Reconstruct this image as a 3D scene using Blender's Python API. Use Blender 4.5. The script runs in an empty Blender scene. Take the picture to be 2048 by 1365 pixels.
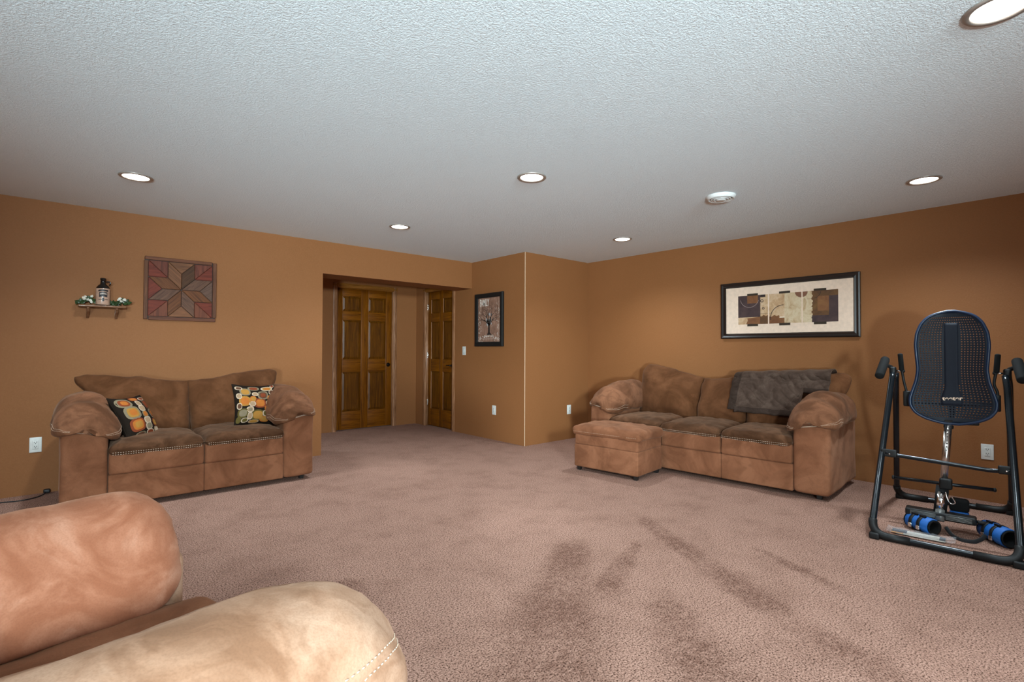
import bpy, bmesh, math, random
import numpy as np
from mathutils import Vector, Matrix, noise
from mathutils.bvhtree import BVHTree

random.seed(7)
SC = bpy.context.scene
COL = SC.collection
# ------------------------------------------------------------------ camera
H = 2.44
CAM_H, TH, PIT, ROLL, FPX = 1.203842, math.radians(48.35972), 1.756528e-2, 3.640347e-3, 1018.909
F2 = Vector((math.cos(TH), math.sin(TH), 0)); RT = Vector((math.sin(TH), -math.cos(TH), 0)); ZZ = Vector((0, 0, 1))
FW = F2*math.cos(PIT) + ZZ*math.sin(PIT); UP = ZZ*math.cos(PIT) - F2*math.sin(PIT)
CR = RT*math.cos(ROLL) + UP*math.sin(ROLL); CU = UP*math.cos(ROLL) - RT*math.sin(ROLL)
cam_data = bpy.data.cameras.new('camera'); cam = bpy.data.objects.new('camera', cam_data); COL.objects.link(cam)
cam_data.sensor_fit = 'HORIZONTAL'; cam_data.sensor_width = 36.0; cam_data.lens = 36.0*FPX/2048.0
cam_data.clip_start = 0.05
mw = Matrix.Identity(4)
for r in range(3):
    mw[r][0], mw[r][1], mw[r][2] = CR[r], CU[r], -FW[r]
mw[2][3] = CAM_H
cam.matrix_world = mw
SC.camera = cam
# ------------------------------------------------------------------ world, flash, exposure
W = bpy.data.worlds.new('world'); SC.world = W; W.use_nodes = True
W.node_tree.nodes['Background'].inputs[0].default_value = (0.05, 0.05, 0.055, 1)
W.node_tree.nodes['Background'].inputs[1].default_value = 1.0
def lamp(name, kind, loc, target, energy, color, **kw):
    d = bpy.data.lights.new(name, kind); d.energy = energy; d.color = color
    for k, v in kw.items(): setattr(d, k, v)
    o = bpy.data.objects.new(name, d); COL.objects.link(o); o.location = loc
    o.rotation_euler = (Vector(target)-Vector(loc)).to_track_quat('-Z', 'Y').to_euler()
    return o
# the photographer's strobes: two soft heads behind the camera and a small one tipped up to bounce off the ceiling
FLASH = (0.80, 1.0, 1.07)
lamp('strobe_far', 'SPOT', (-0.6, -2.88, 2.10), (2.35, 3.5, 1.0), 1550, FLASH, spot_size=math.radians(70), spot_blend=1.0, shadow_soft_size=0.25)
lamp('strobe_low', 'SPOT', (-2.7, -2.75, 0.95), (2.8, 3.1, 2.3), 2050, FLASH, spot_size=math.radians(60), spot_blend=1.0, shadow_soft_size=0.25)
lamp('flash_bounce', 'SPOT', (-0.9, -1.0, 1.35), (-0.3, -0.35, 2.44), 60, FLASH, spot_size=math.radians(165), spot_blend=1.0, shadow_soft_size=0.1)
SC.view_settings.view_transform = 'Standard'; SC.view_settings.look = 'None'
SC.view_settings.exposure = 0.25; SC.view_settings.gamma = 1.0
SC.view_settings.use_curve_mapping = False
SC.cycles.max_bounces = 7; SC.cycles.diffuse_bounces = 4; SC.cycles.glossy_bounces = 3; SC.cycles.caustics_reflective = False; SC.cycles.caustics_refractive = False
SC.cycles.use_adaptive_sampling = True; SC.cycles.adaptive_threshold = 0.05
LENS_EMIT = 10.0
DOWN_W = 150.0; DOWN_COL = (0.84, 1.0, 1.08)
# ------------------------------------------------------------------ room numbers (metres)
YA, XB, XC, YB, YD, XP, ZH = 5.773, 5.588, 4.366, 4.667, 7.271, 2.240, 2.071

# ================================================================== materials
def new_mat(name):
    m = bpy.data.materials.new(name); m.use_nodes = True
    nt = m.node_tree; b = nt.nodes['Principled BSDF']
    return m, nt, b
def N(nt, t, **kw):
    n = nt.nodes.new(t)
    for k, v in kw.items(): setattr(n, k, v)
    return n
def coords(nt, scale=(1, 1, 1), kind='Object'):
    tc = N(nt, 'ShaderNodeTexCoord'); mp = N(nt, 'ShaderNodeMapping'); mp.inputs['Scale'].default_value = scale
    nt.links.new(tc.outputs[kind], mp.inputs['Vector']); return mp.outputs['Vector']
def noise_n(nt, vec, scale, detail=3, rough=0.55, dist=0.0):
    n = N(nt, 'ShaderNodeTexNoise'); n.inputs['Scale'].default_value = scale; n.inputs['Detail'].default_value = detail
    n.inputs['Roughness'].default_value = rough; n.inputs['Distortion'].default_value = dist
    nt.links.new(vec, n.inputs['Vector']); return n.outputs['Fac']
def ramp(nt, fac, stops):
    r = N(nt, 'ShaderNodeValToRGB'); el = r.color_ramp.elements
    while len(el) < len(stops): el.new(0.5)
    for e, (p, c) in zip(el, stops):
        e.position = p; e.color = (c[0], c[1], c[2], 1) if not isinstance(c, (int, float)) else (c, c, c, 1)
    nt.links.new(fac, r.inputs['Fac']); return r.outputs['Color']
def mixc(nt, fac, a, b, mode='MIX'):
    m = N(nt, 'ShaderNodeMix', data_type='RGBA', blend_type=mode)
    for s, v in ((0, fac), (6, a), (7, b)):
        if isinstance(v, (int, float)): m.inputs[s].default_value = v
        elif isinstance(v, tuple): m.inputs[s].default_value = (v[0], v[1], v[2], 1)
        else: nt.links.new(v, m.inputs[s])
    return m.outputs[2]
def bump(nt, b, h, strength=0.3, dist=0.01, prev=None):
    n = N(nt, 'ShaderNodeBump'); n.inputs['Strength'].default_value = strength; n.inputs['Distance'].default_value = dist
    nt.links.new(h, n.inputs['Height'])
    if prev is not None: nt.links.new(prev, n.inputs['Normal'])
    nt.links.new(n.outputs['Normal'], b.inputs['Normal']); return n.outputs['Normal']
def setc(nt, b, c):
    if isinstance(c, tuple): b.inputs['Base Color'].default_value = (c[0], c[1], c[2], 1)
    else: nt.links.new(c, b.inputs['Base Color'])
def simple(name, col, rough=0.5, metal=0.0, var=None, bmp=None, spec=None):
    m, nt, b = new_mat(name)
    b.inputs['Roughness'].default_value = rough; b.inputs['Metallic'].default_value = metal
    if spec is not None: b.inputs['Specular IOR Level'].default_value = spec
    v = coords(nt)
    if var: setc(nt, b, ramp(nt, noise_n(nt, v, var[0], 4), [(0.3, col), (0.7, var[1])]))
    else:
        f = noise_n(nt, v, 35, 2); setc(nt, b, ramp(nt, f, [(0.3, tuple(c*0.93 for c in col)), (0.7, tuple(min(1, c*1.05) for c in col))]))
    if bmp: bump(nt, b, noise_n(nt, v, bmp[0], 3), bmp[1], bmp[2])
    return m

def mk_wall():
    m, nt, b = new_mat('wall_paint'); v = coords(nt)
    big = noise_n(nt, v, 1.3, 3); fine = noise_n(nt, v, 90, 2)
    c = ramp(nt, big, [(0.3, (0.2439, 0.0963, 0.0324)), (0.7, (0.2608, 0.1036, 0.0361))])
    c = mixc(nt, ramp(nt, fine, [(0.35, 0.0), (0.75, 0.35)]), c, (0.2953, 0.1240, 0.0491))
    setc(nt, b, c); b.inputs['Roughness'].default_value = 0.62; b.inputs['Specular IOR Level'].default_value = 0.2
    n1 = bump(nt, b, noise_n(nt, v, 130, 3), 0.22, 0.004); bump(nt, b, noise_n(nt, v, 45, 2), 0.15, 0.004, n1)
    return m
def mk_ceiling():
    m, nt, b = new_mat('ceiling_texture'); v = coords(nt)
    nz = noise_n(nt, v, 105, 3, 0.6, 0.6)
    h = ramp(nt, nz, [(0.42, 0.0), (0.58, 1.0)])
    setc(nt, b, ramp(nt, noise_n(nt, v, 0.8, 3), [(0.3, (0.81, 0.885, 0.92)), (0.7, (0.835, 0.905, 0.935))]))
    b.inputs['Roughness'].default_value = 0.9; b.inputs['Specular IOR Level'].default_value = 0.15
    bump(nt, b, h, 0.55, 0.0035)
    return m
def seg_mask(nt, v, a, b_, w0, w1, soft=0.5):
    """soft mask of a tapering stroke from a to b on the floor (world metres)"""
    ax, ay = a; bx, by = b_; dx, dy = bx-ax, by-ay; L = math.hypot(dx, dy)
    s = N(nt, 'ShaderNodeVectorMath', operation='SUBTRACT'); nt.links.new(v, s.inputs[0]); s.inputs[1].default_value = (ax, ay, 0)
    def dot(vec):
        d = N(nt, 'ShaderNodeVectorMath', operation='DOT_PRODUCT'); nt.links.new(s.outputs[0], d.inputs[0]); d.inputs[1].default_value = vec
        return d.outputs['Value']
    along = dot((dx/L/L, dy/L/L, 0)); across = dot((-dy/L, dx/L, 0))
    def mth(op, x, y=None, clamp=False):
        n = N(nt, 'ShaderNodeMath', operation=op, use_clamp=clamp)
        for i, q in enumerate((x, y)):
            if q is None: continue
            if isinstance(q, (int, float)): n.inputs[i].default_value = q
            else: nt.links.new(q, n.inputs[i])
        return n.outputs[0]
    wid = mth('MULTIPLY_ADD', along, w1-w0); wid.node.inputs[2].default_value = w0
    rel = mth('DIVIDE', mth('ABSOLUTE', across), mth('MAXIMUM', wid, 0.01))
    m1 = N(nt, 'ShaderNodeMapRange', interpolation_type='SMOOTHSTEP'); nt.links.new(rel, m1.inputs[0])
    m1.inputs[1].default_value = 1.0; m1.inputs[2].default_value = 1.0-soft; m1.inputs[3].default_value = 0; m1.inputs[4].default_value = 1
    m2 = N(nt, 'ShaderNodeMapRange', interpolation_type='SMOOTHSTEP'); nt.links.new(along, m2.inputs[0])
    m2.inputs[1].default_value = -0.05; m2.inputs[2].default_value = 0.08
    m3 = N(nt, 'ShaderNodeMapRange', interpolation_type='SMOOTHSTEP'); nt.links.new(along, m3.inputs[0])
    m3.inputs[1].default_value = 1.15; m3.inputs[2].default_value = 0.85
    return mth('MULTIPLY', mth('MULTIPLY', m1.outputs[0], m2.outputs[0]), m3.outputs[0])
def mk_carpet():
    m, nt, b = new_mat('carpet_pile'); v0 = coords(nt)
    wob = N(nt, 'ShaderNodeTexNoise'); wob.inputs['Scale'].default_value = 16; wob.inputs['Detail'].default_value = 5; wob.inputs['Roughness'].default_value = 0.75; nt.links.new(v0, wob.inputs['Vector'])
    sub = N(nt, 'ShaderNodeVectorMath', operation='SUBTRACT'); nt.links.new(wob.outputs['Color'], sub.inputs[0]); sub.inputs[1].default_value = (0.5, 0.5, 0.5)
    scl = N(nt, 'ShaderNodeVectorMath', operation='SCALE'); nt.links.new(sub.outputs[0], scl.inputs[0]); scl.inputs['Scale'].default_value = 0.16
    add = N(nt, 'ShaderNodeVectorMath', operation='ADD'); nt.links.new(v0, add.inputs[0]); nt.links.new(scl.outputs[0], add.inputs[1])
    v = add.outputs[0]
    tuft = noise_n(nt, v0, 135, 2, 0.8)
    mid = noise_n(nt, v0, 3.2, 6, 0.72)
    # brushed pile marks left by the vacuum: (from, to, half width at each end)
    strokes = [((2.45, 2.16), (1.10, 1.15), 0.12, 0.44), ((2.74, 1.88), (2.01, 1.60), 0.035, 0.14),
               ((3.15, 2.15), (2.45, 0.90), 0.09, 0.15), ((2.45, 0.90), (2.25, 0.3), 0.12, 0.16),
               ((2.20, 1.37), (1.50, 0.60), 0.12, 0.38), ((1.1, 2.6), (0.7, 2.0), 0.2, 0.3), ((3.2, 1.35), (2.95, 0.8), 0.04, 0.08)]
    tot = None
    for i, (a, c, w0, w1) in enumerate(strokes):
        k = seg_mask(nt, v, a, c, w0, w1, 0.75)
        if tot is None: tot = k
        else:
            mx = N(nt, 'ShaderNodeMath', operation='MAXIMUM'); nt.links.new(tot, mx.inputs[0]); nt.links.new(k, mx.inputs[1]); tot = mx.outputs[0]
    light = (0.385, 0.222, 0.167); dark = (0.205, 0.107, 0.077)
    patch = ramp(nt, mid, [(0.46, 0.0), (0.76, 0.6)])
    base = mixc(nt, patch, light, dark)
    mm = N(nt, 'ShaderNodeMath', operation='MULTIPLY'); nt.links.new(tot, mm.inputs[0]); nt.links.new(ramp(nt, mid, [(0.30, 0.30), (0.56, 1.0)]), mm.inputs[1])
    brk = noise_n(nt, v0, 34, 3, 0.7); m3 = N(nt, 'ShaderNodeMath', operation='MULTIPLY'); nt.links.new(mm.outputs[0], m3.inputs[0]); nt.links.new(ramp(nt, brk, [(0.36, 0.25), (0.58, 1.0)]), m3.inputs[1])
    base = mixc(nt, m3.outputs[0], base, dark)
    inv = ramp(nt, tuft, [(0.36, (0.14, 0.105, 0.09)), (0.47, (0.84, 0.82, 0.81)), (0.62, (1.34, 1.37, 1.40))])
    c = mixc(nt, 1.0, base, inv, 'MULTIPLY')
    setc(nt, b, c); b.inputs['Roughness'].default_value = 1.0; b.inputs['Specular IOR Level'].default_value = 0.03
    bump(nt, b, tuft, 0.8, 0.012)
    return m
def mk_suede(name, c0, c1, c2, sheen=0.12, scale=3.0):
    m, nt, b = new_mat(name); v = coords(nt)
    big = noise_n(nt, v, scale, 4, 0.6, 1.0); sm = noise_n(nt, v, scale*3.3, 3, 0.55, 0.5); fine = noise_n(nt, v, 260, 1)
    c = ramp(nt, big, [(0.36, c0), (0.50, c1), (0.64, c2)])
    c = mixc(nt, ramp(nt, sm, [(0.50, 0.0), (0.66, 0.5)]), c, c0)
    c = mixc(nt, ramp(nt, fine, [(0.3, 0.2), (0.6, 0.0)]), c, tuple(x*0.6 for x in c0))
    setc(nt, b, c); b.inputs['Roughness'].default_value = 0.95; b.inputs['Specular IOR Level'].default_value = 0.08
    b.inputs['Sheen Weight'].default_value = sheen; b.inputs['Sheen Roughness'].default_value = 0.4
    b.inputs['Sheen Tint'].default_value = (1.0, 0.62, 0.42, 1)
    bump(nt, b, sm, 0.18, 0.012)
    return m
def mk_wood(name, dark, mid, light, axis='Z', scale=1.0, rough=0.38, objcol=False):
    m, nt, b = new_mat(name)
    k = {'Z': (26, 26, 1.6), 'X': (1.6, 26, 26), 'Y': (26, 1.6, 26)}[axis]
    v = coords(nt, tuple(q*scale for q in k))
    oi = N(nt, 'ShaderNodeObjectInfo')
    ad = N(nt, 'ShaderNodeVectorMath', operation='ADD'); nt.links.new(v, ad.inputs[0])
    sc = N(nt, 'ShaderNodeMath', operation='MULTIPLY'); sc.inputs[1].default_value = 37.0; nt.links.new(oi.outputs['Random'], sc.inputs[0])
    nt.links.new(sc.outputs[0], ad.inputs[1]); v = ad.outputs[0]
    f = noise_n(nt, v, 1.2, 5, 0.65, 1.4); g = noise_n(nt, v, 4.5, 3, 0.7)
    c = ramp(nt, f, [(0.32, dark), (0.5, mid), (0.68, light)])
    c = mixc(nt, ramp(nt, g, [(0.5, 0.0), (0.75, 0.6)]), c, dark)
    if objcol: c = mixc(nt, 1.0, c, oi.outputs['Color'], 'MULTIPLY')
    setc(nt, b, c); b.inputs['Roughness'].default_value = rough; b.inputs['Specular IOR Level'].default_value = 0.25
    bump(nt, b, g, 0.12, 0.003)
    return m

M = {}
M['wall'] = mk_wall(); M['ceil'] = mk_ceiling(); M['carpet'] = mk_carpet()
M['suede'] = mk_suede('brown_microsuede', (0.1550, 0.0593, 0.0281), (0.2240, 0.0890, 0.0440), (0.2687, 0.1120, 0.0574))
M['suede_seat_shade'] = mk_suede('brown_microsuede_seat_shade', (0.0484, 0.0202, 0.0090), (0.0764, 0.0330, 0.0157), (0.1170, 0.0519, 0.0259), scale=5)  # seat pads: same fabric, darkened to imitate shade and nap sheen
M['suede_back_shade'] = mk_suede('brown_microsuede_back_shade', (0.0717, 0.0265, 0.0101), (0.1067, 0.0412, 0.0168), (0.1384, 0.0552, 0.0235))  # back cushions: same suede, their dimmer look in the light painted in
M['suede_arm_shade'] = mk_suede('brown_microsuede_arm_shade', (0.0813, 0.0317, 0.0145), (0.1367, 0.0551, 0.0268), (0.1959, 0.0812, 0.0407), scale=4)  # arm pads: same suede, shading of the tops painted as a darker tone
M['suede_tan'] = mk_suede('tan_microsuede', (0.2385, 0.1187, 0.0670), (0.3445, 0.1908, 0.1188), (0.4240, 0.2565, 0.1706), scale=5.5)
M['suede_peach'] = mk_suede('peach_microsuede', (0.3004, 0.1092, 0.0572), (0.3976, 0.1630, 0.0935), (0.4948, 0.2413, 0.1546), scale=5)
M['thread'] = simple('pale_thread', (0.55, 0.40, 0.29), 0.8)
M['foot'] = simple('black_foot', (0.012, 0.009, 0.008), 0.5)
M['door_v'] = mk_wood('oak_door_vertical', (0.0756, 0.0209, 0.0012), (0.1548, 0.0458, 0.0018), (0.2160, 0.0679, 0.0030), 'Z')
M['door_h'] = mk_wood('oak_door_horizontal', (0.0756, 0.0209, 0.0012), (0.1584, 0.0470, 0.0018), (0.2232, 0.0706, 0.0030), 'X')
M['door_p'] = mk_wood('oak_door_panel', (0.0515, 0.0154, 0.0009), (0.1030, 0.0321, 0.0015), (0.1582, 0.0535, 0.0024), 'Z')
M['casing'] = mk_wood('oak_casing', (0.14, 0.052, 0.017), (0.27, 0.120, 0.055), (0.43, 0.22, 0.12), 'Z', 1.3)
M['casing_h'] = mk_wood('oak_casing_top', (0.1275, 0.0432, 0.0056), (0.2475, 0.0936, 0.0154), (0.3300, 0.1368, 0.0280), 'X', 1.3)
M['black_metal'] = simple('black_metal', (0.010, 0.010, 0.011), 0.32, 0.6)
M['gloss_tube'] = simple('gloss_black_tube', (0.008, 0.011, 0.014), 0.22, 0.3)
M['black_plastic'] = simple('black_plastic', (0.008, 0.008, 0.008), 0.5, spec=0.3)
M['foam'] = simple('black_foam', (0.007, 0.007, 0.007), 0.85, spec=0.2)
M['steel'] = simple('brushed_steel', (0.62, 0.58, 0.54), 0.25, 1.0)
M['chrome'] = simple('chrome', (0.80, 0.80, 0.80), 0.12, 1.0)
M['white_plastic'] = simple('white_plastic', (0.66, 0.66, 0.62), 0.35)
M['slot'] = simple('dark_slot', (0.02, 0.02, 0.02), 0.7)
M['plaster'] = simple('pale_corner_bead', (0.62, 0.42, 0.27), 0.7)
M['trim_metal'] = simple('downlight_trim', (0.42, 0.37, 0.33), 0.35, 0.5)
M['white_paint'] = simple('white_enamel', (0.72, 0.72, 0.70), 0.4)
M['grey_gap'] = simple('grey_gap', (0.10, 0.10, 0.10), 0.7)
M['cord'] = simple('black_rubber', (0.008, 0.008, 0.009), 0.5)
def emit(name, c, s):
    m, nt, b = new_mat(name); b.inputs['Base Color'].default_value = (0.8, 0.8, 0.8, 1)
    b.inputs['Emission Color'].default_value = (*c, 1); b.inputs['Emission Strength'].default_value = s; return m
M['lens'] = emit('downlight_lens', (1.0, 0.93, 0.82), LENS_EMIT)

# ================================================================== mesh helpers
def tag(o, label=None, cat=None, group=None, kind=None):
    if label: o['label'] = label
    if cat: o['category'] = cat
    if group: o['group'] = group
    if kind: o['kind'] = kind
    return o
def empty(name, loc=(0, 0, 0), rz=0.0, parent=None):
    o = bpy.data.objects.new(name, None); COL.objects.link(o); o.location = loc; o.rotation_euler = (0, 0, rz)
    o.empty_display_size = 0.1
    if parent: o.parent = parent
    return o
def link(name, me, mat=None, parent=None, smooth=True, loc=None, rot=None):
    if mat is not None and not me.materials: me.materials.append(mat)
    if smooth: me.polygons.foreach_set('use_smooth', [True]*len(me.polygons))
    o = bpy.data.objects.new(name, me); COL.objects.link(o)
    if parent: o.parent = parent
    if loc is not None: o.location = loc
    if rot is not None: o.rotation_euler = rot
    return o
def pymesh(name, verts, faces):
    me = bpy.data.meshes.new(name); me.from_pydata([tuple(v) for v in verts], [], [tuple(f) for f in faces]); me.update(); return me
def displace(me, amp, freq, octv=3, seed=0.0, stretch=(1, 1, 1)):
    n = len(me.vertices); co = np.empty(n*3); me.vertices.foreach_get('co', co); co = co.reshape(-1, 3)
    no = np.empty(n*3); me.vertices.foreach_get('normal', no); no = no.reshape(-1, 3)
    for i in range(n):
        p = co[i]
        h = noise.fractal(Vector((p[0]*freq*stretch[0]+seed, p[1]*freq*stretch[1]+seed*1.7, p[2]*freq*stretch[2]-seed)), 1.0, 2.0, octv)
        co[i] = p + no[i]*h*amp
    me.vertices.foreach_set('co', co.ravel()); me.update()
def axis_list(h, r, n):
    r = min(r, h*0.999); a = [-h, -h+r*0.12, -h+r*0.3, -h+r*0.6]
    core = [-h+r + (2*(h-r))*i/n for i in range(n+1)]
    b = [-q for q in reversed(a)]
    return a+core+b
def softbox(name, c, h, r, n=(6, 6, 6), deform=None):
    """rounded box centred at c with half sizes h"""
    ax = [axis_list(h[i], r, n[i]) for i in range(3)]
    idx = {}; verts = []; faces = []
    def vid(i, j, k):
        key = (i, j, k)
        if key not in idx:
            q = [ax[0][i], ax[1][j], ax[2][k]]
            core = [max(-(h[a]-r), min(h[a]-r, q[a])) for a in range(3)]
            d = [q[a]-core[a] for a in range(3)]; L = math.sqrt(sum(t*t for t in d))
            if L > 1e-9:
                mx = max(abs(t) for t in d); d = [t/L*mx for t in d]
                q = [core[a]+d[a] for a in range(3)]
            p = (c[0]+q[0], c[1]+q[1], c[2]+q[2])
            if deform: p = deform(p, (q[0]/h[0], q[1]/h[1], q[2]/h[2]))
            idx[key] = len(verts); verts.append(p)
        return idx[key]
    nx, ny, nz = [len(a)-1 for a in ax]
    for j in range(ny):
        for k in range(nz):
            faces.append((vid(0, j, k), vid(0, j, k+1), vid(0, j+1, k+1), vid(0, j+1, k)))
            faces.append((vid(nx, j, k), vid(nx, j+1, k), vid(nx, j+1, k+1), vid(nx, j, k+1)))
    for i in range(nx):
        for k in range(nz):
            faces.append((vid(i, 0, k), vid(i+1, 0, k), vid(i+1, 0, k+1), vid(i, 0, k+1)))
            faces.append((vid(i, ny, k), vid(i, ny, k+1), vid(i+1, ny, k+1), vid(i+1, ny, k)))
    for i in range(nx):
        for j in range(ny):
            faces.append((vid(i, j, 0), vid(i, j+1, 0), vid(i+1, j+1, 0), vid(i+1, j, 0)))
            faces.append((vid(i, j, nz), vid(i+1, j, nz), vid(i+1, j+1, nz), vid(i, j+1, nz)))
    return pymesh(name, verts, faces)
def bevbox(lo, hi, bev=0.003, segs=2, name='box'):
    bm = bmesh.new(); bmesh.ops.create_cube(bm, size=1.0)
    for v in bm.verts:
        for a in range(3): v.co[a] = lo[a] if v.co[a] < 0 else hi[a]
    if bev > 0: bmesh.ops.bevel(bm, geom=bm.edges[:], offset=bev, segments=segs, affect='EDGES', profile=0.5)
    me = bpy.data.meshes.new(name); bm.to_mesh(me); bm.free(); return me
def prism(poly, lo, hi, plane='XZ', name='prism', bev=0.0):
    """extrude a polygon; plane XZ extrudes along Y from lo to hi, YZ along X, XY along Z"""
    bm = bmesh.new()
    def P(a, b, t): return {'XZ': (a, t, b), 'YZ': (t, a, b), 'XY': (a, b, t)}[plane]
    v0 = [bm.verts.new(P(a, b, lo)) for a, b in poly]; v1 = [bm.verts.new(P(a, b, hi)) for a, b in poly]
    n = len(poly); bm.faces.new(v0); bm.faces.new(v1[::-1])
    for i in range(n): bm.faces.new((v0[i], v1[i], v1[(i+1) % n], v0[(i+1) % n]))
    bmesh.ops.recalc_face_normals(bm, faces=bm.faces[:])
    if bev > 0: bmesh.ops.bevel(bm, geom=bm.edges[:], offset=bev, segments=1, affect='EDGES')
    me = bpy.data.meshes.new(name); bm.to_mesh(me); bm.free(); return me
def lathe(prof, segs=40, name='lathe'):
    """prof list of (r,z); r=0 ends become poles"""
    verts, faces, rings = [], [], []
    for r, z in prof:
        if r < 1e-6: rings.append([len(verts)]); verts.append((0, 0, z))
        else:
            rings.append(list(range(len(verts), len(verts)+segs)))
            for s in range(segs):
                a = 2*math.pi*s/segs; verts.append((r*math.cos(a), r*math.sin(a), z))
    for A, B in zip(rings[:-1], rings[1:]):
        for s in range(segs):
            t = (s+1) % segs
            if len(A) == 1 and len(B) == 1: continue
            if len(A) == 1: faces.append((A[0], B[t], B[s]))
            elif len(B) == 1: faces.append((A[s], A[t], B[0]))
            else: faces.append((A[s], A[t], B[t], B[s]))
    me = pymesh(name, verts, faces)
    bm = bmesh.new(); bm.from_mesh(me); bmesh.ops.recalc_face_normals(bm, faces=bm.faces[:]); bm.to_mesh(me); bm.free()
    return me
def smooth_path(pts, per=8, closed=False):
    P = [Vector(p) for p in pts]; out = []; n = len(P)
    for i in range(n if closed else n-1):
        g = lambda k: P[k % n] if closed else P[max(0, min(n-1, k))]
        p0, p1, p2, p3 = g(i-1), g(i), g(i+1), g(i+2)
        for s in range(per):
            t = s/per
            out.append(0.5*((2*p1)+(p2-p0)*t+(2*p0-5*p1+4*p2-p3)*t*t+(3*p1-p0-3*p2+p3)*t**3))
    if not closed: out.append(P[-1])
    return out
def fillet_path(pts, rad, per=7):
    P = [Vector(p) for p in pts]; out = [P[0]]
    for i in range(1, len(P)-1):
        a, b, c = P[i-1], P[i], P[i+1]; u = (a-b); w = (c-b)
        r = min(rad, u.length*0.45, w.length*0.45); u.normalize(); w.normalize()
        s, e = b+u*r, b+w*r
        for k in range(per+1):
            t = k/per; out.append(s*(1-t)**2 + b*2*t*(1-t) + e*t*t)
    out.append(P[-1]); return out
def tube(path, rad, segs=14, closed=False, name='tube', cap=True, flat=None):
    """rad number or list; flat=(a,b,up) elliptical strip section"""
    P = [Vector(p) for p in path]; n = len(P); verts, faces = [], []
    T = []
    for i in range(n):
        a = P[(i-1) % n] if closed else P[max(0, i-1)]; b = P[(i+1) % n] if closed else P[min(n-1, i+1)]
        d = (b-a); T.append(d.normalized() if d.length > 1e-9 else Vector((0, 0, 1)))
    up = Vector(flat[2]) if flat else (Vector((0, 0, 1)) if abs(T[0].z) < 0.9 else Vector((1, 0, 0)))
    u = (up - T[0]*up.dot(T[0])).normalized()
    for i in range(n):
        u = (u - T[i]*u.dot(T[i])); u = u.normalized() if u.length > 1e-6 else T[i].orthogonal().normalized()
        if flat:
            q = Vector(flat[2]); q2 = q - T[i]*q.dot(T[i])
            if q2.length > 1e-3: u = q2.normalized()
        w = T[i].cross(u); r = rad[i] if isinstance(rad, (list, tuple)) else rad
        for s in range(segs):
            a = 2*math.pi*s/segs
            if flat: verts.append(P[i]+u*math.cos(a)*flat[0]+w*math.sin(a)*flat[1])
            else: verts.append(P[i]+u*math.cos(a)*r+w*math.sin(a)*r)
    for i in range(n if closed else n-1):
        for s in range(segs):
            j = (i+1) % n; t = (s+1) % segs
            faces.append((i*segs+s, i*segs+t, j*segs+t, j*segs+s))
    if cap and not closed:
        faces.append(tuple(range(segs))[::-1]); faces.append(tuple((n-1)*segs+s for s in range(segs)))
    me = pymesh(name, verts, faces)
    bm = bmesh.new(); bm.from_mesh(me); bmesh.ops.recalc_face_normals(bm, faces=bm.faces[:]); bm.to_mesh(me); bm.free()
    return me
def capsule_path(a, b, r, n=6):
    """path + radii of a rounded rod"""
    a, b = Vector(a), Vector(b); d = (b-a); L = d.length; d.normalize(); path, rad = [], []
    for k in range(n+1):
        t = math.pi/2*k/n; path.append(a+d*(r*0.6*(1-math.cos(t)))); rad.append(max(0.0004, r*math.sin(t)) if k else 0.0004)
    for k in range(n, -1, -1):
        t = math.pi/2*k/n; path.append(b-d*(r*0.6*(1-math.cos(t)))); rad.append(max(0.0004, r*math.sin(t)) if k else 0.0004)
    return path, rad
def rod(a, b, r, name='rod', segs=14):
    p, q = capsule_path(a, b, r); return tube(p, q, segs, name=name)
def join_meshes(ms, name='joined'):
    bm = bmesh.new()
    for m in ms: bm.from_mesh(m)
    me = bpy.data.meshes.new(name); bm.to_mesh(me); bm.free()
    for m in ms: bpy.data.meshes.remove(m)
    return me
def sheet(nu, nv, fn, name='sheet', flip=False):
    verts = [fn(i/nu, j/nv) for j in range(nv+1) for i in range(nu+1)]
    faces = []
    for j in range(nv):
        for i in range(nu):
            a = j*(nu+1)+i; f = (a, a+1, a+nu+2, a+nu+1); faces.append(f[::-1] if flip else f)
    return pymesh(name, verts, faces)
def solidify(o, t, offset=-1):
    m = o.modifiers.new('thickness', 'SOLIDIFY'); m.thickness = t; m.offset = offset; return o
def text_mesh(s, size, extrude=0.0, bold=0.0):
    cu = bpy.data.curves.new('lettering', 'FONT'); cu.body = s; cu.size = size; cu.extrude = extrude; cu.offset = bold; cu.align_x = 'CENTER'
    o = bpy.data.objects.new('lettering', cu); COL.objects.link(o)
    dg = bpy.context.evaluated_depsgraph_get(); me = bpy.data.meshes.new_from_object(o.evaluated_get(dg))
    bpy.data.objects.remove(o); bpy.data.curves.remove(cu); return me
def xform(me, mat): me.transform(mat); me.update(); return me

# ================================================================== the room
def struct(name, me, mat, smooth=False):
    return tag(link(name, me, mat, None, smooth), kind='structure')
X0, Y0 = -3.2, -3.0
struct('floor', prism([(X0, Y0), (XB, Y0), (XB, YD+0.1), (X0, YD+0.1)], -0.10, 0.0, 'XY'), M['carpet'])
struct('ceiling', prism([(X0, Y0), (XB, Y0), (XB, YD+0.1), (X0, YD+0.1)], H, H+0.1, 'XY'), M['ceil'])
struct('wall_back', prism([(X0, 0), (XP, 0), (XP, ZH), (XC, ZH), (XC, H), (X0, H)], YA, YA+0.39, 'XZ'), M['wall'])
struct('wall_right', prism([(Y0, 0), (YB, 0), (YB, H), (Y0, H)], XB, XB+0.12, 'YZ'), M['wall'])
struct('wall_corner', prism([(XC, 0), (XB+0.12, 0), (XB+0.12, H), (XC, H)], YB, YB+0.12, 'XZ'), M['wall'])
D2A, D2B, D2Z = 6.235, 6.985, 2.125      # opening of the narrow door in the side wall
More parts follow.
